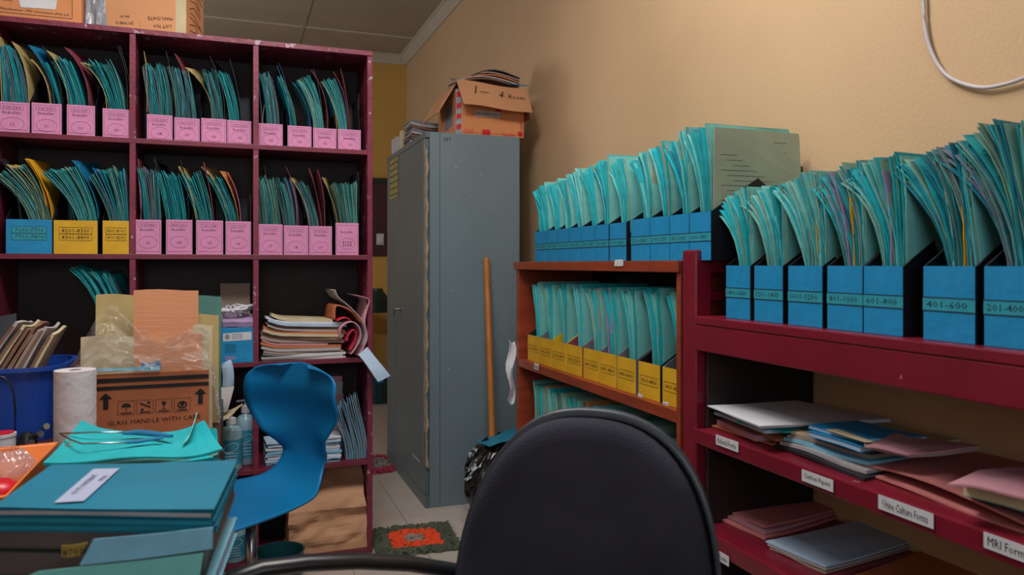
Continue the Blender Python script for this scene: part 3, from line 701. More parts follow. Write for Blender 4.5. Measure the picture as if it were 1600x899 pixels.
# pile of papers in the right cell
xl = W(404, 550, Y=3.30).x+.004; zc = zb+.001
cols = ['white', 'whpap2', 'white', 'cardg', 'whpap2', 'orfile', 'rpink', 'cardg', 'brnpap', 'creampap', 'orfile', 'whpap2', 'brnpap', 'lbl2', 'white', 'creampap']
ths = [.007, .007, .009, .008, .012, .011, .006, .014, .012, .012, .01, .007, .012, .012, .008, .012]
nm = {'white': 'white', 'whpap2': 'grey-white', 'cardg': 'dark buff', 'orfile': 'orange', 'rpink': 'pale pink', 'brnpap': 'brown', 'creampap': 'cream', 'lbl2': 'bluish white'}
for i, (c_, th) in enumerate(zip(cols, ths)):
    x1 = xl+.005+rn.uniform(0, .012)+ (.02 if i > 10 else 0)+(.02 if i == 15 else 0); x2 = x1+.345-rn.uniform(0, .03)-(.05 if i in (6, 15) else 0)-(.02 if i > 10 else 0)
    cu = .0 if i < 2 else .018*min(1, i/5)
    dr = .0 if i < 4 else .014*min(1, (i-3)/5)
    sheet('paper_bundle', [(x1, 3.285+rn.uniform(0, .02), zc), (x2, 3.285+rn.uniform(0, .02), zc), (x2, 3.50, zc), (x1, 3.50, zc)], M[c_], th, '%s paper bundle in the pile, third right cell' % nm[c_], 'papers', 'paper pile in the third right cell', fn=lambda a, b, cu=cu, dr=dr: (0, 0, cu*max(0, 1-a*4)**2*(.6+.4*(1-b))+dr*(1-a)), noise=.0005, n=9)
    zc += th+.0003
# rolled sheets
def ribbon(pts, Y0, d, m, label, t=.003, name='rolled_sheet', wav=.006):
    P = [W(u, v, Y=Y0) for u, v in pts]; o = P[0].copy(); mb = MB()
    def f(a, b):
        s = a*(len(P)-1); i = min(int(s), len(P)-2); q = s-i
        p0 = P[max(i-1, 0)]; p1 = P[i]; p2 = P[i+1]; p3 = P[min(i+2, len(P)-1)]
        c = .5*((2*p1)+(p2-p0)*q+(2*p0-5*p1+4*p2-p3)*q*q+(3*p1-p0-3*p2+p3)*q**3)-o
        return c+Vector((wav*math.sin(3*a)*b-.02*b, d*b, 0))
    mb.grid(f, 5*(len(P)-1), 3, 0, t)
    return one(mb, name, m, label, 'paper', loc=o, smooth=True)
ribbon([(524, 453), (529, 464), (541, 474), (554, 486), (566, 500), (573, 518), (572, 536), (563, 556)], 3.262, .25, M['whpap2'], 'greyish white outer sheet curling down at the right of the paper pile')
ribbon([(556, 461), (577, 468), (574, 486), (571, 505), (575, 525), (570, 542), (560, 557)], 3.258, .25, M['rpink'], 'rose pink sheet sticking up beside the right side panel')
ribbon([(533, 530), (531, 516), (540, 505), (553, 503), (563, 513), (565, 528), (558, 543), (549, 555)], 3.25, .25, M['rpink'], 'pale pink sheet rolled into a loop on the shelf edge', .005)
ribbon([(541, 534), (545, 522), (553, 515), (558, 522), (555, 536), (548, 549)], 3.252, .23, M['crim'], 'crimson sheet rolled inside the pink loop', .005)
ribbon([(522, 500), (524, 478), (540, 480), (556, 490), (566, 503)], 3.268, .22, M['orfile'], 'orange brown sheet bent over inside the roll', .006)
ribbon([(527, 501), (534, 497), (541, 496), (548, 499)], 3.264, .20, M['redpl'], 'red sheet edge showing inside the roll', .005)
sheet('folded_paper', [pp(560, 556, 3.24), pp(591, 599, 3.2), pp(610, 590, 3.22), pp(574, 545, 3.25)], M['lbl2'], .006, 'folded blue-white paper hanging out past the shelf side', fn=lambda a, b: (0, -.012*math.sin(a*3), 0), extra=None)
sheet('folded_paper', [pp(574, 570, 3.26), pp(590, 600, 3.22), pp(600, 598, 3.23), pp(585, 568, 3.27)], M['bcard'], .003, 'blue paper edge under the folded blue-white paper', noise=.0)
# ================================================================ fourth row
zb = ZR[3]
x1 = W(503, 600, Y=3.44).x; x2 = W(546, 600, Y=3.44).x
z = zb+.001
for i in range(13):
    sheet('paper_pack', [(x1-.02-.0015*i+rn.uniform(-.003, .003), 3.43, z), (x2-.003*i+rn.uniform(-.003, .003), 3.43, z), (x2-.003*i, 3.56, z), (x1-.02, 3.56, z)], M['whpap2' if i % 3 else 'rpink'], .026, 'grey-pink paper pack in the tall stack, fourth right cell', 'papers', 'tall stack of paper packs in the fourth right cell', noise=.0, n=2)
    z += .0265
for j, (ua, ub_) in enumerate(((409, 476), (478, 538))):
    xa = W(ua, 700, Y=3.30).x; xb = W(ub_, 700, Y=3.30).x; z = zb+.001
    for i in range(11):
        th = .0085
        sheet('leaflet_bundle', [(xa+rn.uniform(0, .012)+(.012 if j == 0 else 0), 3.29+rn.uniform(0, .012), z), (xb-rn.uniform(0, .012)-.01, 3.29+rn.uniform(0, .012), z), (xb-.01, 3.41, z), (xa+.01, 3.41, z)], M[['lbl2', 'lbl', 'lbl2', 'white'][(i+j) % 4]], th, 'blue-white leaflet bundle in the %s pile, fourth right cell' % ('left' if j == 0 else 'right'), 'papers', 'leaflet piles in the fourth right cell', fn=lambda a, b, s=rn.uniform(-.004, .004): (0, 0, s*math.sin(a*6)*(1-b)), noise=.0015)
        z += th+.001
x0 = W(541, 700, Y=3.285).x
for i in range(9):
    folder((x0, 3.275, zb), 0, .002+.0105*i, .225+.006*i, .16, R(22-1.0*i), .2, [M['lbl'] if i % 2 else M['lbl2'], M['white'], M['lbl']], 3, .0028, label='blue and white envelope leaning against the right side panel', cat='envelope', group='envelopes leaning in the fourth right cell', zs=.02, name='envelope', pw=.3, tear=.003)
def bottle(u, vb, Y, zb, h, r, label, pump=True, cap=M['white']):
    p = W(u, vb, Y=Y); t = thing('lotion_bottle', label, 'bottle', (p.x, Y, zb+.001))
    MB().lathe([(r*.92, 0), (r, .006), (r, h*.62), (r*.93, h*.69), (r*.7, h*.75), (r*.4, h*.78), (r*.4, h*.80)], 24).build('body', M['lotion'], t, smooth=True)
    b = MB(); b.lathe([(r*.46, h*.80), (r*.46, h*.90), (r*.3, h*.91), (r*.18, h*.92)], 16)
    if pump: b.lathe([(r*.15, h*.90), (r*.15, h*.98), (r*.3, h*.985), (r*.3, h)], 12); b.tube([(0, 0, h*.99), (-r*.9, -.004, h*.985)], .004)
    b.build('pump_cap' if pump else 'cap', cap, t, smooth=False)
    n = 14; V = []
    for k in range(n+1):
        q = -PI*.9+k/n*PI*.8
        V += [(math.cos(q)*(r+.0006), math.sin(q)*(r+.0006), h*.12), (math.cos(q)*(r+.0006), math.sin(q)*(r+.0006), h*.55)]
    l = MB().add(V, [(2*k, 2*k+2, 2*k+3, 2*k+1) for k in range(n)])
    l.oval((0, -r-.0014, h*.42), (1, .0, .25), ZZ, r*.65, .018, .002, 1)
    l.text('HAND RUB', (0, -r-.0014, h*.42), (1, 0, .25), ZZ, h=.006, m=1) if 0 else None
    for k in range(4): l.add([(-r*.5, -r-.0012, h*(.17+.05*k)), (r*.5, -r-.0012, h*(.17+.05*k)), (r*.5, -r-.0012, h*(.18+.05*k)), (-r*.5, -r-.0012, h*(.18+.05*k))], [(0, 1, 2, 3)], 1)
    l.build('label', [M['lotionb'], M['white']], t)
bottle(361, 720, 3.31, zb, .235, .046, 'pale blue pump bottle standing in the fourth middle cell')
bottle(384, 715, 3.39, zb, .27, .042, 'grey-blue bottle behind the pale blue pump bottle')
bottle(366, 880, 3.33, .0245, .2, .05, 'pale blue bottle on the lowest board below the chair seat', False, M['blk'])
# brown bag on the lowest board and teal tub
xa = W(452, 850, Y=3.26).x; xb = W(577, 850, Y=3.26).x-.006
bh = .36; rb_ = random.Random(3)
def bagf(a, b):
    q = a*4; i = int(q) % 4; s = q-int(q)
    if a >= 1: i, s = 3, 1
    hw = (xb-xa)/2; hd = .125
    C4 = [(-hw, -hd), (hw, -hd), (hw, hd), (-hw, hd), (-hw, -hd)]
    x = C4[i][0]*(1-s)+C4[i+1][0]*s; y = C4[i][1]*(1-s)+C4[i+1][1]*s
    k = 1
    zz = b*bh
    top = max(0, b-.5)*2
    if b > .45:
        y = y*(1-.75*top)+.03*top; zz = bh*(b-.06*top)-.11*top*max(0, -x/hw)*1.0
    wv = .026*mn.noise(Vector((a*9, b*4, 1)))+.014*mn.noise(Vector((a*22, b*9, 3)))
    return (x*(1-.05*top)+wv*.4, y+wv*(1 if b > .1 else .2), zz+wv*.3*b)
m = MB(); m.grid(bagf, 64, 26, 0); m.box(-.2+.03, .17, -.1, .1, .001, .004)
one(m, 'paper_bag', M['kraft'], 'large crumpled brown paper bag in the lowest right cell', 'bag', loc=((xa+xb)/2, 3.275+.135, .025))
m = MB(); m.lathe([(.085, 0), (.095, .12), (.10, .125), (.092, .125), (.08, .01)], 28); p = W(436, 860, Y=3.10)
one(m, 'plastic_tub', M['bucket'], 'dark teal plastic tub on the floor before the brown bag', 'tub', loc=(p.x, 3.10, .0005), smooth=False)

# ================================================================ grey steel cupboard
cu = thing('steel_cupboard', 'tall grey steel cupboard with worn beige tape along its corner', 'cupboard', (.918, 3.775, 0))
DWd, DP, H = 1.04, .515, 1.93
MB().box(.022, DP, 0, DWd, .0, H).build('body', M['steel'], cu, bevel=.003)
MB().box(.0, .0215, .0, DWd, 0, .06).build('plinth', M['steeld'], cu); MB().box(0, .0215, 0, DWd, H-.03, H).build('header', M['steeld'], cu)
d1 = MB().box(.001, .0213, .012, .745, .0615, H-.0315).build('door', M['steeld'], cu, bevel=.002)
d2 = MB().box(.001, .0213, .749, DWd-.006, .0615, H-.0315).build('door', M['steeld'], cu, bevel=.002)
hd = MB(); p = W(620, 483, X=.90)
hy, hz = p.y-3.775, p.z
hd.tube([(-.0, hy, hz), (-.03, hy, hz)], .008, 10); hd.tube([(-.03, hy, hz-.004), (-.034, hy, hz-.004)], .017, 12); hd.tube([(-.034, hy, hz), (-.036, hy-.0, hz-.05)], [.006, .004], 8)
hd.build('door_handle', M['chrome'], d1)
def onface(u0, v0, u1, v1, m, name, X=.9165, par=cu, lines=0):
    a = W(u0, v0, X=X); b = W(u1, v1, X=X); mb = MB()
    o = Vector((.918, 3.775, 0))
    mb.add([(X-.918, a.y-o.y, b.z), (X-.918, b.y-o.y, b.z), (X-.918, b.y-o.y, a.z), (X-.918, a.y-o.y, a.z)], [(0, 1, 2, 3)])
    for k in range(lines):
        z = b.z+(a.z-b.z)*(k+.7)/(lines+.5); mb.add([(X-.9183-.0006, a.y-o.y-.01, z-.003), (X-.9183-.0006, b.y-o.y+.01, z-.003), (X-.9183-.0006, b.y-o.y+.01, z+.003), (X-.9183-.0006, a.y-o.y-.01, z+.003)], [(0, 1, 2, 3)], 1)
    mb.build(name, [m, M['ink']], par)
M['notice'] = mat('old_yellow_notice', '8d8146', .7, .3, 40)
onface(609, 252, 622, 308, M['notice'], 'pasted_notice', lines=6); onface(645, 712, 656, 720, M['whpap2'], 'sticker')
MB().box(-.003, -.0002, .004, .006+.0, .5, .51).build('tape_scrap', M['whpap2'], cu)
tp = MB(); rt_ = random.Random(5)
def tpf(a, b):
    e = .004*math.sin(a*40)+.003*math.sin(a*93)
    return (-.0025-.004*(a < .08)*(1-b), .006+b*(.02+e), .27+a*(H-.31))
tp.grid(tpf, 60, 1, 0, .001)
def tpg(a, b):
    e = .004*math.sin(a*47+1)+.004*math.sin(a*101)
    return (-.001+b*(.012+e), -.0022, .22+a*(H-.30)+(-.02 if b else 0))
tp.grid(tpg, 60, 1, 0, -.001)
tp.build('beige_tape', mat('beige_masking_tape', '9c8d79', .8, .2, 20, bump=.5), cu)
MB().box(.075, .0765, -.0012, -.0002, .0, H).build('panel_seam', M['blk'], cu)
MB().text('257', (.115, -.0015, H-.035), XX, ZZ, h=.018, m=0).build('handwritten_number', M['ink'], cu)
fk = MB(); rf = random.Random(9)
for k in range(42):
    x = rf.uniform(.09, .5); z = rf.uniform(.1, 1.85); s = rf.uniform(.0012, .003); fk.add([(x-s, -.0012, z-s*2), (x+s, -.0012, z-s), (x+s*.6, -.0012, z+s*2), (x-s, -.0012, z+s)], [(0, 1, 2, 3)])
fk.build('paint_specks', M['whpap2'], cu)

# carton and papers on the cupboard
bx_, by_, bw, bd, bh_ = 1.085, 3.80, .38, .36, .235
cb = thing('cardboard_box', 'open orange-brown carton with red print and drooping flaps on the grey cupboard', 'box', (bx_, by_, H+.0005))
m = MB(); k = .004
for a in ((0, bw, 0, k, 0, bh_), (0, bw, bd-k, bd, 0, bh_), (0, k, k, bd-k, 0, bh_), (bw-k, bw, k, bd-k, 0, bh_), (k, bw-k, k, bd-k, 0, k)): m.box(*a)
m.build('walls', M['cardbox'], cb)
fz = bh_+.045
MB().grid(lambda a, b: (-.0+a*(bw+.01)+(.02-.01*a)*b, -.008-.07*b, fz-.14*b-.02*a+.004*math.sin(7*a)), 8, 4, 0, .004).build('front_flap', M['card'], cb)
MB().grid(lambda a, b: (-.004-.10*b, a*bd-.03*b, fz-.02-.16*b), 6, 4, 0, .004).build('side_flap', M['card'], cb)
MB().grid(lambda a, b: (bw+.006+.035*b, a*bd*.9, fz-.035-.14*b), 4, 4, 0, .004).build('side_flap', M['card'], cb)
m = MB()
m.text('1', (.062+.03, -.008-.05+.002, fz-.055), (1, 0, -.1), (0, -.4, 1), h=.042, wd=.006); m.text('-', (.14, -.052, fz-.062), (1, 0, -.05), (0, -.4, 1), h=.003, wd=.05)
m.text('4', (.235, -.052, fz-.068), (1, 0, -.05), (0, -.4, 1), h=.035, wd=.022); m.text('Room', (.32, -.052, fz-.075), (1, 0, -.05), (0, -.4, 1), h=.02, wd=.09)
m.build('handwriting', M['ink'], cb)
m = MB(); y = -.0012
m.box(.0, .034, -.0009, -.0002, 0, bh_-.0, 0)
for z in (.02, .075, .13, .19): m.add([(.004, y, z), (.03, y, z+.008), (.03, y, z+.036), (.004, y, z+.028)], [(0, 1, 2, 3)], 1)
m.add([(.145, y, .004), (.19, y, .004), (.19, y, .032), (.145, y, .032)], [(0, 1, 2, 3)], 1)
m.add([(.22, y, .118), (.25, y, .118), (.25, y, .146), (.22, y, .146)], [(0, 1, 2, 3)], 1)
m.oval((.36, y, .02), XX, ZZ, .014, .014, .0139, 1)
m.text('OLE', (.07, y, .02), XX, ZZ, h=.022, m=1); m.text('Cadila', (.29, y, .014), XX, ZZ, h=.02, m=1)
m.text('HANDLE', (.366, y, .09), (0, 0, 1), (-1, 0, 0), h=.017, m=1)
m.frame((.2, y, .012), XX, ZZ, .37, .002, .001, 1)
m.build('red_print', [M['pwrap'], M['redink'] if 1 else 0], cb)
m = MB(); m.box(.105, .245, -.004, -.002, .098, .130, 0); m.text('MEDICINE RECORDS', (.175, -.0046, .114), XX, ZZ, wd=.125, h=.014, m=1)
m.build('grey_label', [M['whpap2'], M['ink']], cb)
MB().add([(-.001, .06, .05), (-.001, .2, .05), (-.001, .2, .17), (-.001, .06, .17)], [(0, 1, 2, 3)]).build('side_print', M['greyside'], cb)
z = H+bh_+.04
for i, (c_, nmn) in enumerate([('brnpap', 'brown'), ('whpap2', 'grey'), ('orfile', 'orange'), ('cardg', 'dull buff'), ('dk', 'black')]):
    sheet('loose_paper', [(bx_+.01+.02*i, by_+.02, z), (bx_+bw-.01, by_+.03, z-.005), (bx_+bw-.0, by_+.33, z), (bx_+.04, by_+.30, z)], M[c_], .006, '%s paper piled on the open carton' % nmn, fn=lambda a, b, i=i: (0, 0, .035*math.sin(a*PI)*(1-.4*b)+.004*i*a), noise=.004)
    z += .010
sheet('loose_paper', [(bx_+.16, by_+.1, z-.01), (bx_+bw, by_+.1, z-.02), (bx_+bw-.04, by_+.3, z+.05), (bx_+.2, by_+.3, z+.075)], M['org'], .004, 'orange paper standing up at the back of the carton pile', noise=.004)
sheet('loose_paper', [(bx_+.0, by_+.05, z-.035), (bx_+.2, by_+.04, z-.01), (bx_+.26, by_+.2, z+.01), (bx_+.05, by_+.3, z+.035)], M['greyside'], .004, 'dark grey paper peaked at the left of the carton pile', noise=.004)
sheet('loose_paper', [(bx_+.30, by_-.0, z-.04), (bx_+bw+.02, by_-.01, z-.045), (bx_+bw+.02, by_+.05, z-.03), (bx_+.32, by_+.06, z-.03)], M['blu'], .004, 'blue paper corner at the right of the carton pile', noise=.001)
z = H+.001
for i in range(9):
    y1 = 4.30; c_ = ['brnpap', 'whpap2', 'greyside'][i % 3]
    sheet('newspaper', [(.945+rn.uniform(0, .03), y1+rn.uniform(0, .02), z), (1.14, y1, z), (1.2, 4.52, z), (.96+rn.uniform(0, .02), 4.52, z)], M[c_], .014, 'folded newspaper in the stack behind the open carton', 'newspaper', 'newspapers stacked on the cupboard', fn=lambda a, b, s=rn.uniform(.004, .02): (0, 0, s*(1-a)**3), noise=.003)
    z += .0165
carton('small_box', 'white carton at the far end of the cupboard top', (.935, 4.60, H+.001), 0, .30, .15, .1, M['whpap2'])
carton('small_box', 'cream carton beside the white one on the cupboard top', (.955, 4.54, H+.001), 0, .02, .055, .13, M['creampap'])

# broom handle and bin bag
m = MB(); m.tube([(1.215, 3.55, .012), (1.237, 3.752, 1.283)], [.016, .0155], 12)
one(m, 'broom_handle', M['wood'], 'orange wooden broom handle leaning on the grey cupboard', 'broom')
rb2 = random.Random(4)
def bgf(a, b):
    q = 2*PI*a; r = .2*(math.sin(PI*(.12+.80*b))**.55); w_ = 1+.05*math.sin(7*q+9*b)+.04*math.sin(13*q-5*b)+.025*math.sin(29*q+17*b)
    return (r*w_*math.cos(q), r*w_*.92*math.sin(q), .006+.40*b+(.012*math.sin(5*q) if b > .5 else 0))
bg = thing('rubbish_bag', 'shiny black bin bag with teal paper on top, beside the grey cupboard', 'bag', (1.235, 3.44, 0))
MB().grid(bgf, 56, 16).build('bin_liner', M['bag'], bg)
one(MB().grid(lambda a, b: (-.09+.2*a, -.12+.2*b, .0+.05*a-.02*b+.004*math.sin(9*a)), 4, 4, 0, .003), 'crumpled_paper', M['teald'], 'teal paper lying on top of the black bin bag', 'paper', loc=(1.2, 3.44, .405))
# floor mats
def ragmat(cx, cy, sx, sy, rz, parts, label, rr=False):
    t = thing('floor_mat', label, 'mat', (cx, cy, .0005), rz)
    for nm_, m, r0, r1 in parts:
        mb = MB()
        for k in range(int(1500*(r1*r1-r0*r0)*(1 if not rr else .5))):
            q = rn.random()*2*PI; rad = math.sqrt(r0*r0+(r1*r1-r0*r0)*rn.random())
            if rr: x, y = rad*math.cos(q)*sx/2, rad*math.sin(q)*sy/2
            else:
                c_, s_ = math.cos(q), math.sin(q); f_ = rad/max(abs(c_), abs(s_)); x, y = f_*c_*sx/2, f_*s_*sy/2
            an = rn.random()*PI; l = .013; wd_ = .007; dx, dy = math.cos(an), math.sin(an)
            z0 = .004+rn.random()*.008
            mb.add([(x-dx*l-dy*wd_, y-dy*l+dx*wd_, .001), (x-dx*l+dy*wd_, y-dy*l-dx*wd_, .001), (x+dx*l+dy*wd_, y+dy*l-dx*wd_, z0+.006), (x+dx*l-dy*wd_, y+dy*l+dx*wd_, z0+.006)], [(0, 1, 2, 3)])
        if rr: mb.lathe([(max(r0*sx/2, .001), .001), (r1*sx/2, .001), (r1*sx/2, .006), (max(r0*sx/2, .001), .006)], 28)
        else:
            a, b = r1*sx/2, r1*sy/2
            if r0: 
                a0_, b0_ = r0*sx/2, r0*sy/2
                for q in ((-a, a, -b, -b0_), (-a, a, b0_, b), (-a, -a0_, -b0_, b0_), (a0_, a, -b0_, b0_)): mb.box(q[0], q[1], q[2], q[3], 0, .006)
            else: mb.box(-a, a, -b, b, 0, .006)
        o = mb.build(nm_, m, t); o['kind'] = 'stuff'
c1 = W(648, 845, z=0)
ragmat(c1.x, c1.y, .36, .34, R(-4), [('olive_rag_border', M['mat1'], .66, 1.0), ('orange_rag_ring', M['mat2'], .27, .60), ('grey_rag_centre', M['matg'], 0, .22)], 'dark olive rag mat with an orange ring on the tiled floor')
c2 = W(585, 727, z=0)
ragmat(c2.x, c2.y, .36, .42, 0, [('crimson_rag_border', M['mat3'], .62, 1.0), ('grey_rag_centre', M['matg'], 0, .62)], 'round crimson rag mat with grey centre beside the shelf', True)
# things at the far wall, seen between shelf and cupboard
p0 = W(570, 285, Y=7.30); p1 = W(612, 400, Y=7.30)
wb = thing('wall_board', 'dark maroon board on the far wall with a white switch', 'board', (p0.x, BY-.002, p1.z))
MB().box(0, p1.x-p0.x, -.03, 0, 0, p0.z-p1.z).build('panel', M['dmar'] if 0 else mat('dark_maroon_board', '3c1118', .5, .2), wb)
MB().box(-.01, p1.x-p0.x+.01, -.045, -.0, p0.z-p1.z, p0.z-p1.z+.05).build('top_ledge', M['blk'], wb)
q = W(594, 375, Y=7.33); sw = MB().box(-.035, .035, -.02, 0, -.05, .06); sw.box(-.02, .02, -.05, -.02, -.03, .03)
sw.build('white_switch', M['white'], wb, bevel=.003, loc=(q.x-p0.x, -.031, q.z-p1.z))
p = W(580, 490, Y=6.8)
ct = thing('side_table', 'dark narrow table standing against the far wall', 'table', (.0, 6.95, 0))
MB().box(.2, 1.15, -.25, .38, p.z-.04, p.z).build('tabletop', M['blk'], ct)
for x in (.24, 1.1):
    for y in (-.22, .34): MB().box(x, x+.04, y, y+.04, 0, p.z-.041).build('leg', M['blk'], ct)
m = MB().lathe([(.09, 0), (.11, .12), (.05, .2), (.045, .22)], 16); one(m, 'jug', M['dgreen'], 'dark green jug on the narrow table at the far wall', 'jug', loc=(W(590, 480, Y=6.9).x, 6.9, p.z+.001))
m = MB().lathe([(.13, 0), (.16, .25), (.17, .27), (.15, .27), (.12, .02)], 16); one(m, 'bucket', M['bucket'], 'dark teal bucket under the narrow table at the far wall', 'bucket', loc=(W(590, 600, Y=6.9).x, 6.85, .0005))
# crumpled white paper beside the red-brown shelf
m = MB(); m.grid(lambda a, b: (-.03*b+.01*math.sin(9*a), 0.01*math.sin(7*a+b*3), .28*a+.01*math.sin(14*b)), 10, 3, 0, .002)
one(m, 'paper_strip', M['white'], 'torn white paper hanging on the far end of the red-brown shelf', 'paper', loc=(1.192, 3.212, .62))
# cable on the right wall
pts = [W(u, v, X=1.588) for u, v in [(1441, -60), (1443, 0), (1445, 38), (1452, 72), (1466, 102), (1484, 121), (1508, 132), (1535, 137), (1565, 133), (1600, 122), (1640, 100)]]
o_ = pts[0].copy(); m = MB()
cr = []
for i in range(len(pts)-1):
    a, b, c_, d_ = pts[max(i-1, 0)], pts[i], pts[i+1], pts[min(i+2, len(pts)-1)]
    for s in (0, .25, .5, .75): cr.append(.5*((2*b)+(c_-a)*s+(2*a-5*b+4*c_-d_)*s*s+(3*b-a-3*c_+d_)*s**3)-o_)
one(m.tube(cr, .0048, 8), 'wall_cable', M['cable'], 'white cable hanging in a loop on the right wall', 'cable', loc=o_, smooth=True)
# ================================================================ desk with its things
DZ_ = .72
dk_ = thing('desk', 'dark desk in the left foreground, covered with files', 'desk', (-.8, 1.6, 0))
MB().box(-.8, .76, -1.05, 1.58, DZ_-.03, DZ_).build('desktop', M['desk'], dk_, bevel=.003)
for x in (-.77, .71):
    for y in (-1.02, 1.52): MB().box(x, x+.05, y, y+.05, 0, DZ_-.031).build('leg', M['desk'], dk_)
MB().box(-.71, .70, 1.53, 1.545, .3, DZ_-.031).build('modesty_panel', M['desk'], dk_)
z0 = DZ_+.001
# open carton with plastic
by0 = 2.55; p1 = W(326, 600, Y=by0).x; p0 = W(118, 600, Y=by0).x; bw = p1-p0; bh2 = W(240, 582, Y=by0).z-z0
gb = thing('cardboard_box', 'open brown carton printed GLASS HANDLE WITH CARE, full of cardboard, on the desk', 'box', (p0, by0, z0))
m = MB(); k = .004
for a in ((0, bw, 0, k, 0, bh2), (0, bw, .25-k, .25, 0, bh2), (0, k, k, .25-k, 0, bh2), (bw-k, bw, k, .25-k, 0, bh2), (k, bw-k, k, .25-k, 0, k)): m.box(*a)
m.build('walls', M['cardb'], gb, bevel=.001)
m = MB(); y = -.0012
def bar(x0, x1, za, zb_): m.add([(x0, y, za), (x1, y, za), (x1, y, zb_), (x0, y, zb_)], [(0, 1, 2, 3)])
bar(.0, bw, bh2-.026, bh2-.013); bar(0, bw, bh2-.048, bh2-.037)
for ax in (.080, .343):
    m.add([(ax-.007, y, bh2-.105), (ax+.007, y, bh2-.105), (ax+.007, y, bh2-.072), (ax-.007, y, bh2-.072)], [(0, 1, 2, 3)]); m.add([(ax-.018, y, bh2-.074), (ax+.018, y, bh2-.074), (ax, y, bh2-.056)], [(0, 1, 2)])
for i in range(4):
    cxx = .135+.052*i; zz = bh2-.104
    m.frame((cxx, y, zz), XX, ZZ, .046, .042, .0012)
    if i == 0: m.add([(cxx-.014, y, zz+.002)]+[(cxx+.014*math.cos(q), y, zz+.002+.012*math.sin(q)) for q in [PI*k/8 for k in range(0, 9)]], [tuple(range(10))]); m.add([(cxx-.001, y, zz-.01), (cxx+.001, y, zz-.01), (cxx+.001, y, zz+.003), (cxx-.001, y, zz+.003)], [(0, 1, 2, 3)])
    if i == 1: m.add([(cxx-.016, y, zz+.01), (cxx+.014, y, zz-.004), (cxx+.016, y, zz), (cxx-.013, y, zz+.013)], [(0, 1, 2, 3)]); m.oval((cxx-.008, y, zz-.008), XX, ZZ, .004, .004, .0039); m.oval((cxx+.01, y, zz+.012), XX, ZZ, .004, .004, .0039)
    if i == 2: m.add([(cxx-.007, y, zz+.013), (cxx-.004, y, zz+.002), (cxx+.004, y, zz+.002), (cxx+.007, y, zz+.013)], [(0, 1, 2, 3)]); m.add([(cxx-.001, y, zz-.008), (cxx+.001, y, zz-.008), (cxx+.001, y, zz+.003), (cxx-.001, y, zz+.003)], [(0, 1, 2, 3)]); m.add([(cxx-.006, y, zz-.01), (cxx+.006, y, zz-.01), (cxx+.006, y, zz-.008), (cxx-.006, y, zz-.008)], [(0, 1, 2, 3)])
    if i == 3: m.oval((cxx, y, zz+.003), XX, ZZ, .006, .007, .0059); m.oval((cxx, y, zz), XX, ZZ, .014, .011, .004)
    m.add([(cxx-.015, y, zz-.017), (cxx+.015, y, zz-.017), (cxx+.015, y, zz-.014), (cxx-.015, y, zz-.014)], [(0, 1, 2, 3)])
m.text('GLASS HANDLE WITH CARE', (.213, y, bh2-.146), (1, 0, .015), ZZ, wd=.26, h=.013)
m.build('printed_marks', M['ink'], gb)
def inbox(name, u0, u1, v, dy, mtl, label, ln=.05, cat='cardboard', t=.004, tw=0):
    a = W(u0, v, Y=by0+dy); b = W(u1, v, Y=by0+dy); wd = b.x-a.x; h = a.z-(z0+.01)
    mb = MB().grid(lambda p, q: (p*wd+tw*q*(1-p), ln*q**1.5*.6, q*h+.003*math.sin(5*p)), 5, 5, 0, t)
    return one(mb, name, mtl, label, cat, loc=(a.x, by0+dy-.02, z0+.01))
inbox('cardboard_sheet', 209, 310, 454, .10, M['cardo'], 'orange corrugated cardboard sheet standing tall in the open carton', .03)
inbox('card_folder', 150, 222, 461, .16, M['tan'], 'olive buff folder standing left of the orange cardboard', .03, 'folder')
inbox('card_folder', 296, 342, 492, .14, M['tan'], 'rounded buff folder standing right of the orange cardboard', .02, 'folder')
inbox('card_folder', 127, 210, 527, .05, M['creampap'], 'cream folder under the clear plastic in the open carton', .02, 'folder')
inbox('card_folder', 302, 332, 508, .04, M['creampap'], 'cream board at the right end of the open carton', .02, 'folder')
inbox('cardboard_sheet', 215, 316, 523, .03, M['cardo'], 'small orange cardboard piece in front inside the carton', .02)
inbox('folder_board', 300, 346, 463, .21, T[5], 'green-grey folder board at the back of the open carton', .02, 'folder')
# crumpled clear plastic
rp = random.Random(21)
import mathutils.noise as mn
pl0 = [W(100, 584, Y=by0-.02), W(322, 580, Y=by0-.02), W(332, 512, Y=by0+.03), W(182, 475, Y=by0+.0), W(128, 508, Y=by0+.0)]
def plf(a, b):
    bot = Vector((p0-.03+(bw+.03)*a, by0-.012, z0+bh2+.006))
    hprof = [.02, .10, .16, .195, .19, .155, .115, .10, .09, .09, .10, .12, .13, .11]
    s = a*(len(hprof)-1); i = min(int(s), len(hprof)-2); h = hprof[i]*(1-s+i)+hprof[i+1]*(s-i)
    p = bot+Vector((.02*(1-a)*b, .02*math.sin(PI*b)*-1+.05*b, h*b))
    n = mn.noise(Vector((a*6, b*4, 2)))*.030+mn.noise(Vector((a*40, b*12, 5)))*.006
    n += .035*abs(mn.noise(Vector((a*9+b*3, b*7, 9))))
    return p+Vector((n*.4, -abs(n)*1.2, n*.6*min(1, b*3)))
one(MB().grid(plf, 120, 50), 'plastic_sheet', M['trans'], 'crumpled clear plastic sheet draped over the open carton', 'plastic')
def plh(a, b):
    p = Vector((p1+.004+.022*b, by0-.01+.14*a, z0+bh2+.02-.19*b))
    n = mn.noise(Vector((a*9, b*14, 8)))*.02
    return p+Vector((abs(n), n, 0))
one(MB().grid(plh, 14, 34), 'plastic_sheet', M['trans'], 'clear plastic hanging down the right side of the open carton', 'plastic')
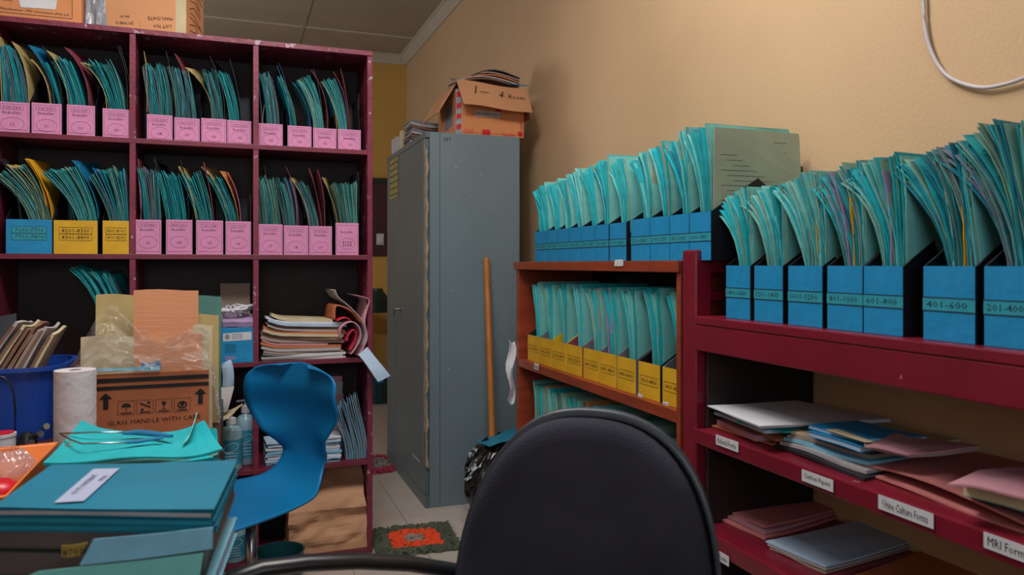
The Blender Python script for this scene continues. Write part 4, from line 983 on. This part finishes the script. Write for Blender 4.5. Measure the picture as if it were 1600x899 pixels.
sheet('blue_wrapper', [W(152, 581, Y=by0-.006), W(250, 580, Y=by0-.006), W(250, 572, Y=by0-.003), W(152, 577, Y=by0-.003)], M['lbl'], .001, 'thin blue paper strip along the carton rim', noise=.002)
sheet('blue_wrapper', [W(219, 575, Y=by0-.004), W(252, 578, Y=by0-.004), W(250, 566, Y=by0), W(222, 568, Y=by0)], M['blu'], .002, 'crumpled dark blue wrapper on the carton rim', noise=.003)
# tissue roll
p = W(117.5, 680, Y=2.34)
tr_ = thing('tissue_roll', 'white quilted paper towel roll standing in front of the open carton', 'roll', (p.x, 2.34, z0))
rr = (W(152, 600, Y=2.34).x-W(83, 600, Y=2.34).x)/2*.965; hh = W(117, 578, Y=2.34).z-z0
def rof(a, b):
    q = 2*PI*a; r = rr*(1+.006*math.sin(b*60+2*math.sin(3*q))*math.sin(12*q)); return (r*math.cos(q), r*math.sin(q), b*hh)
m = MB(); m.grid(rof, 60, 40); m.build('paper', M['tissue'], tr_, smooth=True)
m = MB(); n = 32; V = [(rr*f*math.cos(2*PI*k/n), rr*f*math.sin(2*PI*k/n), hh-.0005-(.0 if f > .5 else .0)) for f in (1, .3) for k in range(n)]
m.add(V, [(k, (k+1) % n, n+(k+1) % n, n+k) for k in range(n)]); m.build('top_layers', M['tissue'], tr_)
MB().lathe([(rr*.3, hh-.08), (rr*.3, hh), (rr*.26, hh), (rr*.26, hh-.08)], 20).build('cardboard_core', M['cardg'], tr_)
# blue bin
p = W(10, 650, Y=2.75); r1 = .185
bb = thing('plastic_bin', 'dark blue plastic bin full of old magazines at the left of the desk', 'bin', (p.x, 2.75, z0))
bhz = W(20, 574, Y=2.62).z-z0
def tub(m, r0, r1, h, t=.004, e=4, n=48, z=0, sx=1, sy=1):
    prof = [(r0, 0), (r1, h), (r1+.010, h), (r1+.010, h+.012), (r1-t, h+.012), (r1-t, h), (r0-t, t)]
    V = []
    for r, zz in prof:
        for k in range(n):
            q = 2*PI*k/n; c_, s_ = math.cos(q), math.sin(q); f = (abs(c_)**e+abs(s_)**e)**(-1/e); V.append((r*f*c_*sx, r*f*s_*sy, zz+z))
    fs = [(i*n+k, i*n+(k+1) % n, (i+1)*n+(k+1) % n, (i+1)*n+k) for i in range(len(prof)-1) for k in range(n)]+[tuple(range(n-1, -1, -1)), tuple((len(prof)-1)*n+k for k in range(n))]
    return m.add(V, fs)
tub(MB(), .155, r1*.94, bhz-.012).build('tub', M['dbpl'], bb, smooth=False)
mc = ['brnpap', 'cardg', 'brnpap', 'cardg', 'brnpap', 'whpap2', 'brnpap', 'creampap']
nmm = {'brnpap': 'brown', 'whpap2': 'grey-white', 'cardg': 'dull buff', 'orfile': 'reddish', 'rpink': 'pink', 'creampap': 'cream'}
for i in range(12):
    c_ = mc[(i*5) % 8]
    x = p.x-.11+.0135*i; h = .335+.012*math.sin(i*2.3)-.002*i; ln = .16-.004*i
    mb = MB().grid(lambda a, b, h=h, ln=ln: (ln*b**1.4+.004*math.sin(4*a), a*.2, h*b+.006*math.sin(4*a+i)), 4, 6, 0, .009)
    one(mb, 'magazine', M[c_], '%s magazine slanting in the dark blue bin' % nmm[c_], 'magazine', 'magazines in the dark blue bin', loc=(x, 2.63, z0+.006))
m = MB().grid(lambda a, b: (a*.2-.02, .02*a+.03*b, b*.20+.04*a*b), 4, 4, 0, .02)
one(m, 'black_case', M['blk'], 'flat black case standing at the left in the blue bin', 'case', loc=(p.x-.135, 2.62, z0+.14))
cb_pts = [W(u, v, Y=2.5) for u, v in [(-10, 587), (6, 590), (16, 600), (22, 618), (24, 650), (23, 680), (20, 700)]]
one(MB().tube([a-cb_pts[0] for a in cb_pts], .0028, 6), 'black_cable', M['blk'], 'thin black cable hanging in front of the dark blue bin', 'cable', loc=cb_pts[0], smooth=True)
# small tin and punch
p = W(3, 690, Y=2.42); t_ = thing('small_tin', 'small white round tin with a red lid at the left edge of the desk', 'tin', (p.x, 2.42, z0))
MB().lathe([(.032, 0), (.032, .058), (.034, .058), (.034, .066), (.03, .066)], 24).build('tin_body', M['white'], t_)
MB().lathe([(.0295, .0661), (.0295, .069), (.001, .0695)], 24).build('lid', M['redpl'], t_)
p = W(50, 695, Y=2.46); t_ = thing('paper_punch', 'black hole punch with chrome knobs beside the orange basket', 'punch', (p.x, 2.46, z0), R(20))
MB().box(-.04, .04, -.03, .03, 0, .01).build('base', M['blk'], t_, bevel=.003)
m = MB(); m.lathe([(.022, .011), (.026, .03), (.02, .05), (.008, .058)], 20, c=(-.012, 0)); m.build('head', M['blk'], t_)
for q, (x, y, zz) in enumerate([(.012, -.02, .05), (.03, 0, .066), (-.01, -.028, .03)]): MB().tube([(x, y, zz), (x+.004, y-.012, zz+.004)], .009, 10).build('knob', M['chrome'], t_)
# orange basket
zk = W(50, 690, Y=1.62).z
ob = thing('orange_basket', 'orange plastic basket holding small items at the left edge of the desk', 'basket', (0, 0, z0))
c = [W(-90, 790, z=z0+.07), W(10, 776, z=z0+.07), W(92, 690, z=z0+.07), W(-60, 705, z=z0+.07)]
cc = sum(c, Vector())/4; ob.location = (cc.x, cc.y, z0)
m = MB(); out = [Vector((a.x-cc.x, a.y-cc.y, .07)) for a in c]; bot = [Vector((a.x*.85, a.y*.85, 0)) for a in out]
inn = [Vector((a.x*.93, a.y*.93, .07)) for a in out]; ibt = [Vector((a.x*.8, a.y*.8, .004)) for a in out]
m.add(bot+out+inn+ibt, [(3, 2, 1, 0)]+[(i, (i+1) % 4, 4+(i+1) % 4, 4+i) for i in range(4)]+[(4+i, 4+(i+1) % 4, 8+(i+1) % 4, 8+i) for i in range(4)]+[(8+i, 8+(i+1) % 4, 12+(i+1) % 4, 12+i) for i in range(4)]+[(12, 13, 14, 15)])
m.build('tray', M['opl'], ob, bevel=.004)
for k in range(7):
    pass
p = W(25, 715, z=z0+.05); t_ = thing('glass_dish', 'clear ribbed round dish lying in the orange basket', 'dish', (p.x-.01, p.y-.01, z0+.006))
def dsh(a, b):
    q = 2*PI*a; r = .058*math.sin(PI/2*(.25+.75*(1-b))); return (r*math.cos(q), r*math.sin(q), .012+.055*b+.002*math.sin(24*q)*math.sin(b*30))
MB().grid(dsh, 64, 14).build('bowl', M['trans2'], t_); MB().lathe([(.055, 0), (.058, .011), (.054, .011)], 24).build('rim', M['trans'], t_)
p = W(-2, 755, z=z0+.06); m = MB().lathe([(.001, -.0), (.03, .006), (.042, .025), (.038, .045), (.02, .058), (.001, .06)], 24)
one(m, 'red_ball', M['redpl'], 'glossy red round container in the orange basket', 'container', loc=(p.x, p.y, z0+.008), smooth=True)
# teal paper pile
ps = [(80, 722), (338, 722), (322, 664), (128, 664)]
z = z0
ft = quadz(.83, (74, 718), (338, 708), (318, 674), (128, 668))
for i in range(17):
    cs = [Vector((a.x+rn.uniform(-.008, .008), a.y+rn.uniform(-.008, .008), z)) for a in ft]
    cs[0].y -= .0022*(16-i); cs[1].y -= .0022*(16-i); cs[1].x += rn.uniform(-.004, .008)
    lift = (.012 if i < 10 else .03)
    def fn(a, b, i=i, lift=lift): return (0, 0, lift*max(0, (a-.7)/.3)**2*(.4+.6*b)+.02*max(0, (.25-a)/.25)**2*b+.004*math.sin(9*a+i)*(1-b))
    sheet('paper_bundle', cs, [T[1], T[0], M['tealsh'], T[5]][i % 4] if i < 16 else M['tealsh'], .0050, 'teal paper bundle in the wavy pile on the desk', 'papers', 'teal papers piled on the desk', fn=fn, n=14, noise=.003)
    z += .0062
ztop = z+.004
sheet('curled_paper', [W(284, 696, z=ztop), W(300, 690, z=ztop), W(307, 664, z=ztop+.012), W(298, 676, z=ztop)], T[4], .0015, 'pale teal sheet corner curled up at the right of the pile', fn=lambda a, b: (0, 0, .03*a*a), noise=.002)
sheet('curled_paper', [W(318, 706, z=ztop-.02), W(341, 716, z=ztop-.03), W(338, 686, z=ztop-.01), W(312, 668, z=ztop+.0)], M['tealsh'], .0015, 'bright teal sheet sticking up at the far right of the pile', fn=lambda a, b: (0, 0, .02*a*b), noise=.004)
# tongs
tg = thing('tongs', 'thin metal tongs with blue tape-wrapped ends on the teal pile', 'tongs', W(190, 682, z=ztop+.012))
o_ = W(190, 682, z=ztop+.012); zz = ztop+.012
m = MB(); m.tube([W(92, 678, z=zz)-o_, W(150, 676, z=zz)-o_, W(195, 676, z=zz)-o_], .0022, 8); m.tube([W(96, 680, z=zz)-o_, W(112, 688, z=zz)-o_, W(128, 694, z=zz)-o_, W(200, 692, z=zz)-o_], .0022, 8)
m.build('metal_arms', M['chrome'], tg, smooth=True)
MB().tube([W(192, 677, z=zz)-o_, W(215, 676, z=zz)-o_, W(240, 678, z=zz)-o_, W(268, 682, z=zz)-o_], [.006, .011, .011, .006], 10, flat=.6).build('blue_handle', M['blu'], tg)
MB().tube([W(196, 692, z=zz)-o_, W(215, 690, z=zz)-o_, W(255, 684, z=zz)-o_], [.005, .008, .005], 10, flat=.6).build('blue_handle', M['blu'], tg)
# front stack
def quad4(z, u): return [W(a, b, z=z) for a, b in u]
zf = .90-.002
top = [(-12, 792), (336, 794), (369, 718), (78, 726)]
base = quad4(zf, top)
def scl(cs, s, dx=0, dy=0, z=None, rot=0):
    o = sum(cs, Vector())/4; Rm = Matrix.Rotation(rot, 3, 'Z'); r = []
    for a in cs:
        q = Rm @ (a-o)*s+o+Vector((dx, dy, 0)); q.z = z if z is not None else q.z; r.append(q)
    return r
z = z0
lay = [('lbl2', 'tealpages', .02, 'light blue paper block with a yellow marker at the bottom of the front stack'), ]
for i, (mm, th, dx, dy, rot, lab) in enumerate([
    ('greypl', .018, -.05, .0, 0, 'grey file at the very bottom of the front stack'),
    ('lbl', .028, -.02, -.015, 2, 'pale blue form block low in the front stack'),
    ('lbl', .030, .0, -.012, -1, 'pale blue form block with a torn yellow tag in the front stack'),
    ('greypl', .034, -.015, .0, 1, 'grey-brown file with plastic cover in the front stack'),
    ('greypl', .026, .0, .004, 0, 'dark grey file directly under the blue folders')]):
    cs = scl(base, 1.0, dx, dy, z, R(rot))
    book('file_block', cs, th, M['smoke'] if i in (3, ) else M[mm], M['lbl2'] if mm == 'lbl' else M['greypl'], lab, 'files under the blue folders', 'file')
    z += th+.001
ya = W(310-215, 862, z=.80); 
for i in range(4):
    cs = scl(base, 1.0, rn.uniform(-.004, .006), rn.uniform(-.004, .004), z, R(rn.uniform(-1, 1)))
    th = (.898-z)/(4-i)-.001 if i == 3 else .0095
    b_ = book('blue_folder', cs, th, M['teald'], T[2] if i < 2 else M['whpap2'], 'teal-blue card folder %s of the front stack' % ['fourth from the top', 'third from the top', 'second from the top', 'on top, with a slanted white label,'][i], 'blue folders on the front stack', 'folder')
    z += th+.001
lc = [W(u, v, z=z+.0012) for u, v in ((84, 786), (131, 783), (187, 732), (146, 733))]
m = MB(); off = b_.location
m.add([a-off for a in lc], [(0, 1, 2, 3)])
ux = (lc[2]-lc[1]).normalized(); uy = (lc[0]-lc[1]).normalized(); cen = sum(lc, Vector())/4-off+Vector((0, 0, .0006))
m.text('OUT PATIENT', cen-uy*-.006, ux, Vector((0, 0, 1)).cross(ux), wd=.11, h=.009, m=1); m.text('FILE', cen-Vector((0, 0, 1)).cross(ux)*.012+ux*.03, ux, Vector((0, 0, 1)).cross(ux), wd=.03, h=.007, m=1)
m.build('white_label', [mat('lilac_white_label', 'a4acca', .6, .05), M['inkb']], b_)
# slanted pale sheets hanging out of the stack front
def fr(u, v, d): return W(u, v, Y=d)
fY = min(base[0].y, base[1].y)-.012
def frontsheet(us, m_, label, dy, txt=None, name='hanging_form'):
    P = [W(u, v, Y=fY-dy) for u, v in us]; o = sum(P, Vector())/4
    mb = MB().grid(lambda a, b: (P[0]*(1-a)*(1-b)+P[1]*a*(1-b)+P[2]*a*b+P[3]*(1-a)*b-o)+Vector((0, -.004*math.sin(3*a), 0)), 5, 3, 0, .0015)
    if txt: mb.text(txt, Vector((0, -.005, -.001)), XX, (0, 0, 1), wd=.022, m=1)
    one(mb, name, [m_, M['ink']], label, 'paper', loc=o, smooth=False)
frontsheet([(124, 884), (332, 858), (333, 824), (146, 843)], M['lbl'], 'pale blue form hanging from the front of the stack', .004)
frontsheet([(-10, 925), (310, 915), (318, 864), (60, 893)], T[4], 'lower pale teal form hanging from the front of the stack', .007)
frontsheet([(96, 871), (126, 868), (137, 848), (96, 853)], M['yel'] if 0 else mat('mustard_tag', '8f7a2c', .6, .1), 'mustard tag numbered 8701 on the front of the grey file', .010, '8701', 'number_tag')
# ================================================================ blue shell chair
PHI = R(35.5)
bc = thing('shell_chair', 'bright blue plastic shell swivel chair between the desk and the shelf', 'chair', (-.001, 2.523, 0), PI+PHI)
prof = [(0.36, 0.4606, 0.1736), (0.3, 0.4753, 0.217), (0.2, 0.488, 0.2333), (0.08, 0.49, 0.2333), (-0.04, 0.488, 0.217), (-0.16, 0.49, 0.1845), (-0.226, 0.5047, 0.14), (-0.27, 0.5488, 0.1118), (-0.29, 0.6125, 0.1172), (-0.286, 0.6909, 0.1834), (-0.28, 0.7546, 0.2333), (-0.265, 0.8232, 0.2333), (-0.265, 0.862, 0.228), (-0.267, 0.888, 0.205), (-0.268, 0.903, 0.17), (-0.269, 0.911, 0.125), (-0.27, 0.914, 0.07)]
def shf(a, b):
    s = a*(len(prof)-1); i = min(int(s), len(prof)-2); q = s-i
    P_ = [Vector(prof[max(0, min(len(prof)-1, j))]) for j in (i-1, i, i+1, i+2)]
    c_ = .5*((2*P_[1])+(P_[2]-P_[0])*q+(2*P_[0]-5*P_[1]+4*P_[2]-P_[3])*q*q+(3*P_[1]-P_[0]-3*P_[2]+P_[3])*q**3)
    d = 2*b-1
    back = max(0, min(1, (c_.y-.59)/.08))
    return (c_.x+(.06-.02*max(0, (c_.y-.80)/.11))*d*d*back, c_.z*d, c_.y+.014*d*d*(1-back)-.008*d*d*max(0, (c_.y-.82)/.08))
MB().grid(shf, 68, 20, 0, .007).build('seat_shell', M['bpl'], bc, smooth=True)
_k = set(C.objects)
MB().tube([(0, 0, .12), (0, 0, .45)], .018, 16).build('gas_post', M['chrome'], bc, smooth=True)
MB().tube([(0, 0, .10), (0, 0, .28)], .028, 16).build('post_sleeve', M['blk'], bc)
MB().box(-.09, .09, -.07, .07, .445, .466).build('seat_plate', M['blk'], bc, bevel=.004)
MB().tube([(-.05, .0, .448), (-.07, -.2, .44)], .007, 8).build('lever', M['blk'], bc)
for k in range(5):
    q = 2*PI*k/5+.3; c_, s_ = math.cos(q), math.sin(q)
    MB().tube([(0, 0, .12), (.14*c_, .14*s_, .10), (.27*c_, .27*s_, .07)], [.026, .02, .016], 8, flat=.8).build('base_leg', M['blk'], bc)
    MB().tube([(.27*c_-.012*s_, .27*s_+.012*c_, .029), (.27*c_+.012*s_, .27*s_-.012*c_, .029)], .0285, 14).build('castor', M['blk'], bc)
for o in set(C.objects)-_k: o.location.x -= .065
# ================================================================ office chair in the foreground
oc_p = W(920, 800, Z=1.36)
oc = thing('office_chair', 'black fabric office chair with a plastic rim, close to the camera', 'chair', (oc_p.x, oc_p.y, 0), R(-YAW-13))
def outl(q, s=1):   # superellipse outline, wider at the bottom
    e = 2.7 if math.sin(q) < 0 else 2.5+.35*math.cos(q); c_, s_ = math.cos(q), math.sin(q); f = (abs(c_)**e+abs(s_)**e)**(-1/e)
    x = f*c_; z = f*s_
    return x*(.232-.02*z*(z > 0))*s, z*.305*s
ZM = .685
def cush(y0, th, s0, nm_, m_, dome):
    n = 64; rings = [(s0*.97, 0), (s0, .25), (s0, .5), (s0*.985, .75), (s0*.95, .93), (s0*.88, 1.0), (s0*.6, 1.0+dome*.6), (s0*.3, 1.0+dome*.9), (.001, 1+dome)]
    V = []
    for s, h in rings:
        for k in range(n):
            x, z = outl(2*PI*k/n, s); V.append((x-.006, y0-th*h+.05*(x/.23)**2*-1, z+ZM))
    fs = [(i*n+k, i*n+(k+1) % n, (i+1)*n+(k+1) % n, (i+1)*n+k) for i in range(len(rings)-1) for k in range(n)]+[tuple(range(n-1, -1, -1))]
    return MB().add(V, fs).build(nm_, m_, oc, smooth=True)
cush(0, .045, .955, 'back_cushion', M['blkf'], .22)
n = 64; V = []
for s, y in [(.96, -.012), (1.0, -.014), (1.0, .012), (.97, .022), (.6, .03), (.001, .034)]:
    for k in range(n):
        x, z = outl(2*PI*k/n, s); V.append((x, y-.05*(x/.23)**2, z+ZM))
MB().add(V, [(i*n+k, i*n+(k+1) % n, (i+1)*n+(k+1) % n, (i+1)*n+k) for i in range(5) for k in range(n)]).build('back_shell', M['rim'], oc, smooth=True)
MB().box(-.24, .24, .0, .46, .40, .46).build('seat', M['blkf'], oc, bevel=.02)
MB().box(-.03, .03, -.0, .03, .36, .55).build('back_bracket', M['blk'], oc); MB().box(-.04, .04, .0, .25, .375, .398).build('seat_plate', M['blk'], oc)
MB().tube([(0, .23, .08), (0, .23, .375)], .025, 14).build('gas_post', M['blk'], oc)
inv = oc.matrix_basis.inverted()
ap = [inv @ W(u, v, Z=zz) for u, v, zz in [(330, 935, 1.18), (362, 905, 1.2), (410, 889, 1.22), (480, 880, 1.25), (560, 877, 1.29), (640, 881, 1.34), (715, 893, 1.39), (770, 915, 1.43)]]
MB().tube(ap, .018, 12, flat=.75).build('armrest', M['blk'], oc, smooth=True)
MB().tube([ap[-1], ap[-1]+Vector((.0, .0, -.1)), Vector((-.2, .2, .42))], .015, 8).build('arm_support', M['blk'], oc, smooth=True)
MB().tube([ap[0], ap[0]+Vector((.03, .02, -.12)), Vector((-.22, .3, .41))], .015, 8).build('arm_support', M['blk'], oc, smooth=True)
for k in range(5):
    q = 2*PI*k/5+.5; c_, s_ = math.cos(q), math.sin(q)
    MB().tube([(0, .23, .1), (.15*c_, .23+.15*s_, .09), (.29*c_, .23+.29*s_, .065)], [.028, .022, .016], 8).build('base_leg', M['blk'], oc)
    MB().tube([(.29*c_-.012*s_, .23+.29*s_+.012*c_, .029), (.29*c_+.012*s_, .23+.29*s_-.012*c_, .029)], .0285, 14).build('castor', M['blk'], oc)
# ================================================================ forms on the rack shelves
z = .7985
def q4(z, *uv): return [W(a, b, z=z) for a, b in uv]
sheet('form_folder', q4(z, (1096, 662), (1206, 697), (1330, 680), (1200, 648)), M['orfile'], .004, 'orange folder at the bottom of the white form pile', 'folder', fn=lambda a, b: (0, 0, 0.0), noise=.001)
sheet('form_folder', q4(z+.005, (1100, 655), (1180, 690), (1330, 676), (1210, 646)), M['rpink'], .014, 'pale pink form bundle above the orange folder', 'papers')
sheet('form_folder', q4(z+.02, (1096, 646), (1212, 690), (1340, 672), (1210, 640)), M['orfile'], .0025, 'orange brown folder cover curving over its forms', 'folder', fn=lambda a, b: (0, 0, .012*math.sin(PI*a)*(1-b)))
sheet('form_bundle', q4(z+.034, (1108, 645), (1195, 678), (1345, 668), (1220, 636)), M['lbl2'], .008, 'blue-white form bundle in the white pile', 'papers')
sheet('form_bundle', q4(z+.043, (1150, 660), (1225, 677), (1320, 670), (1230, 645)), T[0], .004, 'teal form under the white forms', 'papers')
for i in range(4):
    sheet('white_form', q4(z+.05+.004*i, (1107+rn.uniform(-2, 2), 636-.2*i), (1190+rn.uniform(-3, 3), 671-i), (1392, 660-i), (1245, 631-i)), M['white'], .003, 'white form sheet on the top of the left form pile', 'papers', 'white forms on the dark red rack', noise=.001)
for i, (c_, nme) in enumerate([('dk', 'black'), ('whpap2', 'grey-white'), ('lbl', 'pale blue'), ('cardg', 'dull buff'), ('creampap', 'cream')]):
    sheet('form_bundle', q4(z+.0095*i, (1212+6*i, 699-5*i), (1350+4*i, 752-12*i), (1500, 716-6*i), (1330, 676-5*i)), M[c_], .008, '%s paper bundle under the blue booklets' % nme, 'papers', fn=lambda a, b: (0, 0, .002*math.sin(5*a)))
book('blue_booklet', q4(z+.05, (1262, 681), (1345, 708), (1400, 700), (1330, 672)), .012, M['bcard'], M['lbl2'], 'thin blue booklet with ragged pages on the middle pile', cat='booklet')
book('blue_booklet', q4(z+.063, (1262, 670), (1350, 694), (1450, 690), (1340, 664)), .010, M['bcard'], M['lbl2'], 'upper blue booklet with a cream stripe on the middle pile', cat='booklet')
sheet('cream_sheet', q4(z+.0745, (1290, 672), (1352, 692), (1366, 691), (1310, 671)), M['creampap'], .0008, 'cream stripe of paper lying on the upper blue booklet', noise=0)
sheet('form_bundle', q4(z+.062, (1350, 700), (1330+90, 716), (1530, 706), (1400, 686)), M['cardg'], .008, 'brown-grey form bundle right of the booklets', 'papers')
sheet('form_bundle', q4(z+.071, (1352, 698), (1420, 712), (1533, 700), (1400, 680)), M['rpink'], .003, 'dusty pink form bundle right of the booklets', 'papers')
sheet('pink_folder', q4(z, (1352, 742), (1640, 850), (1700, 760), (1440, 712)), M['pinkfile'], .004, 'large pink folder on the shelf labelled Urine Culture Forms', 'folder')
sheet('pink_folder', q4(z+.012, (1340, 726), (1620, 830), (1700, 740), (1450, 700)), M['pinkfile'], .004, 'upper flap of the large pink folder', 'folder', fn=lambda a, b: (0, 0, .014*math.sin(PI*a)*(1-.5*b))) 
book('teal_binder', q4(z+.036, (1503, 775), (1640, 812), (1700, 770), (1545, 752)), .024, M['dgreen'] if 0 else T[5], M['creampap'], 'dull teal binder sticking out of the pink folder', cat='binder')
sheet('pink_folder', q4(z+.064, (1480, 760), (1630, 790), (1700, 740), (1530, 738)), M['rpink'], .004, 'pink cover lying over the dull teal binder', 'folder', fn=lambda a, b: (0, 0, .006*math.sin(3*a)))
z = .5315
for i in range(3):
    sheet('pink_form', q4(z+.008*i, (1118, 800+10-9*i), (1195, 845-9*i), (1345, 800-6*i), (1245, 770-6*i)), M['pinkfile'] if i != 1 else M['rpink'], .006, '%s pink folder on the lower rack shelf' % ['bottom', 'middle', 'top'][i], 'folder')
for i in range(3):
    sheet('blue_form', q4(z+.006*i, (1202-3*i, 858-5*i), (1290, 898-5*i), (1460, 848-5*i), (1370, 818-4*i)), [M['cardg'], M['whpap2'], M['lbl2']][i], .004, '%s form bundle on the lower rack shelf, right of the pink folders' % ['grey-brown', 'grey-white', 'pale blue'][i], 'papers')
sheet('orange_form', q4(z, (1330, 905), (1480, 960), (1620, 890), (1480, 850)), M['orfile'], .006, 'dark orange folder at the right end of the lower rack shelf', 'folder')
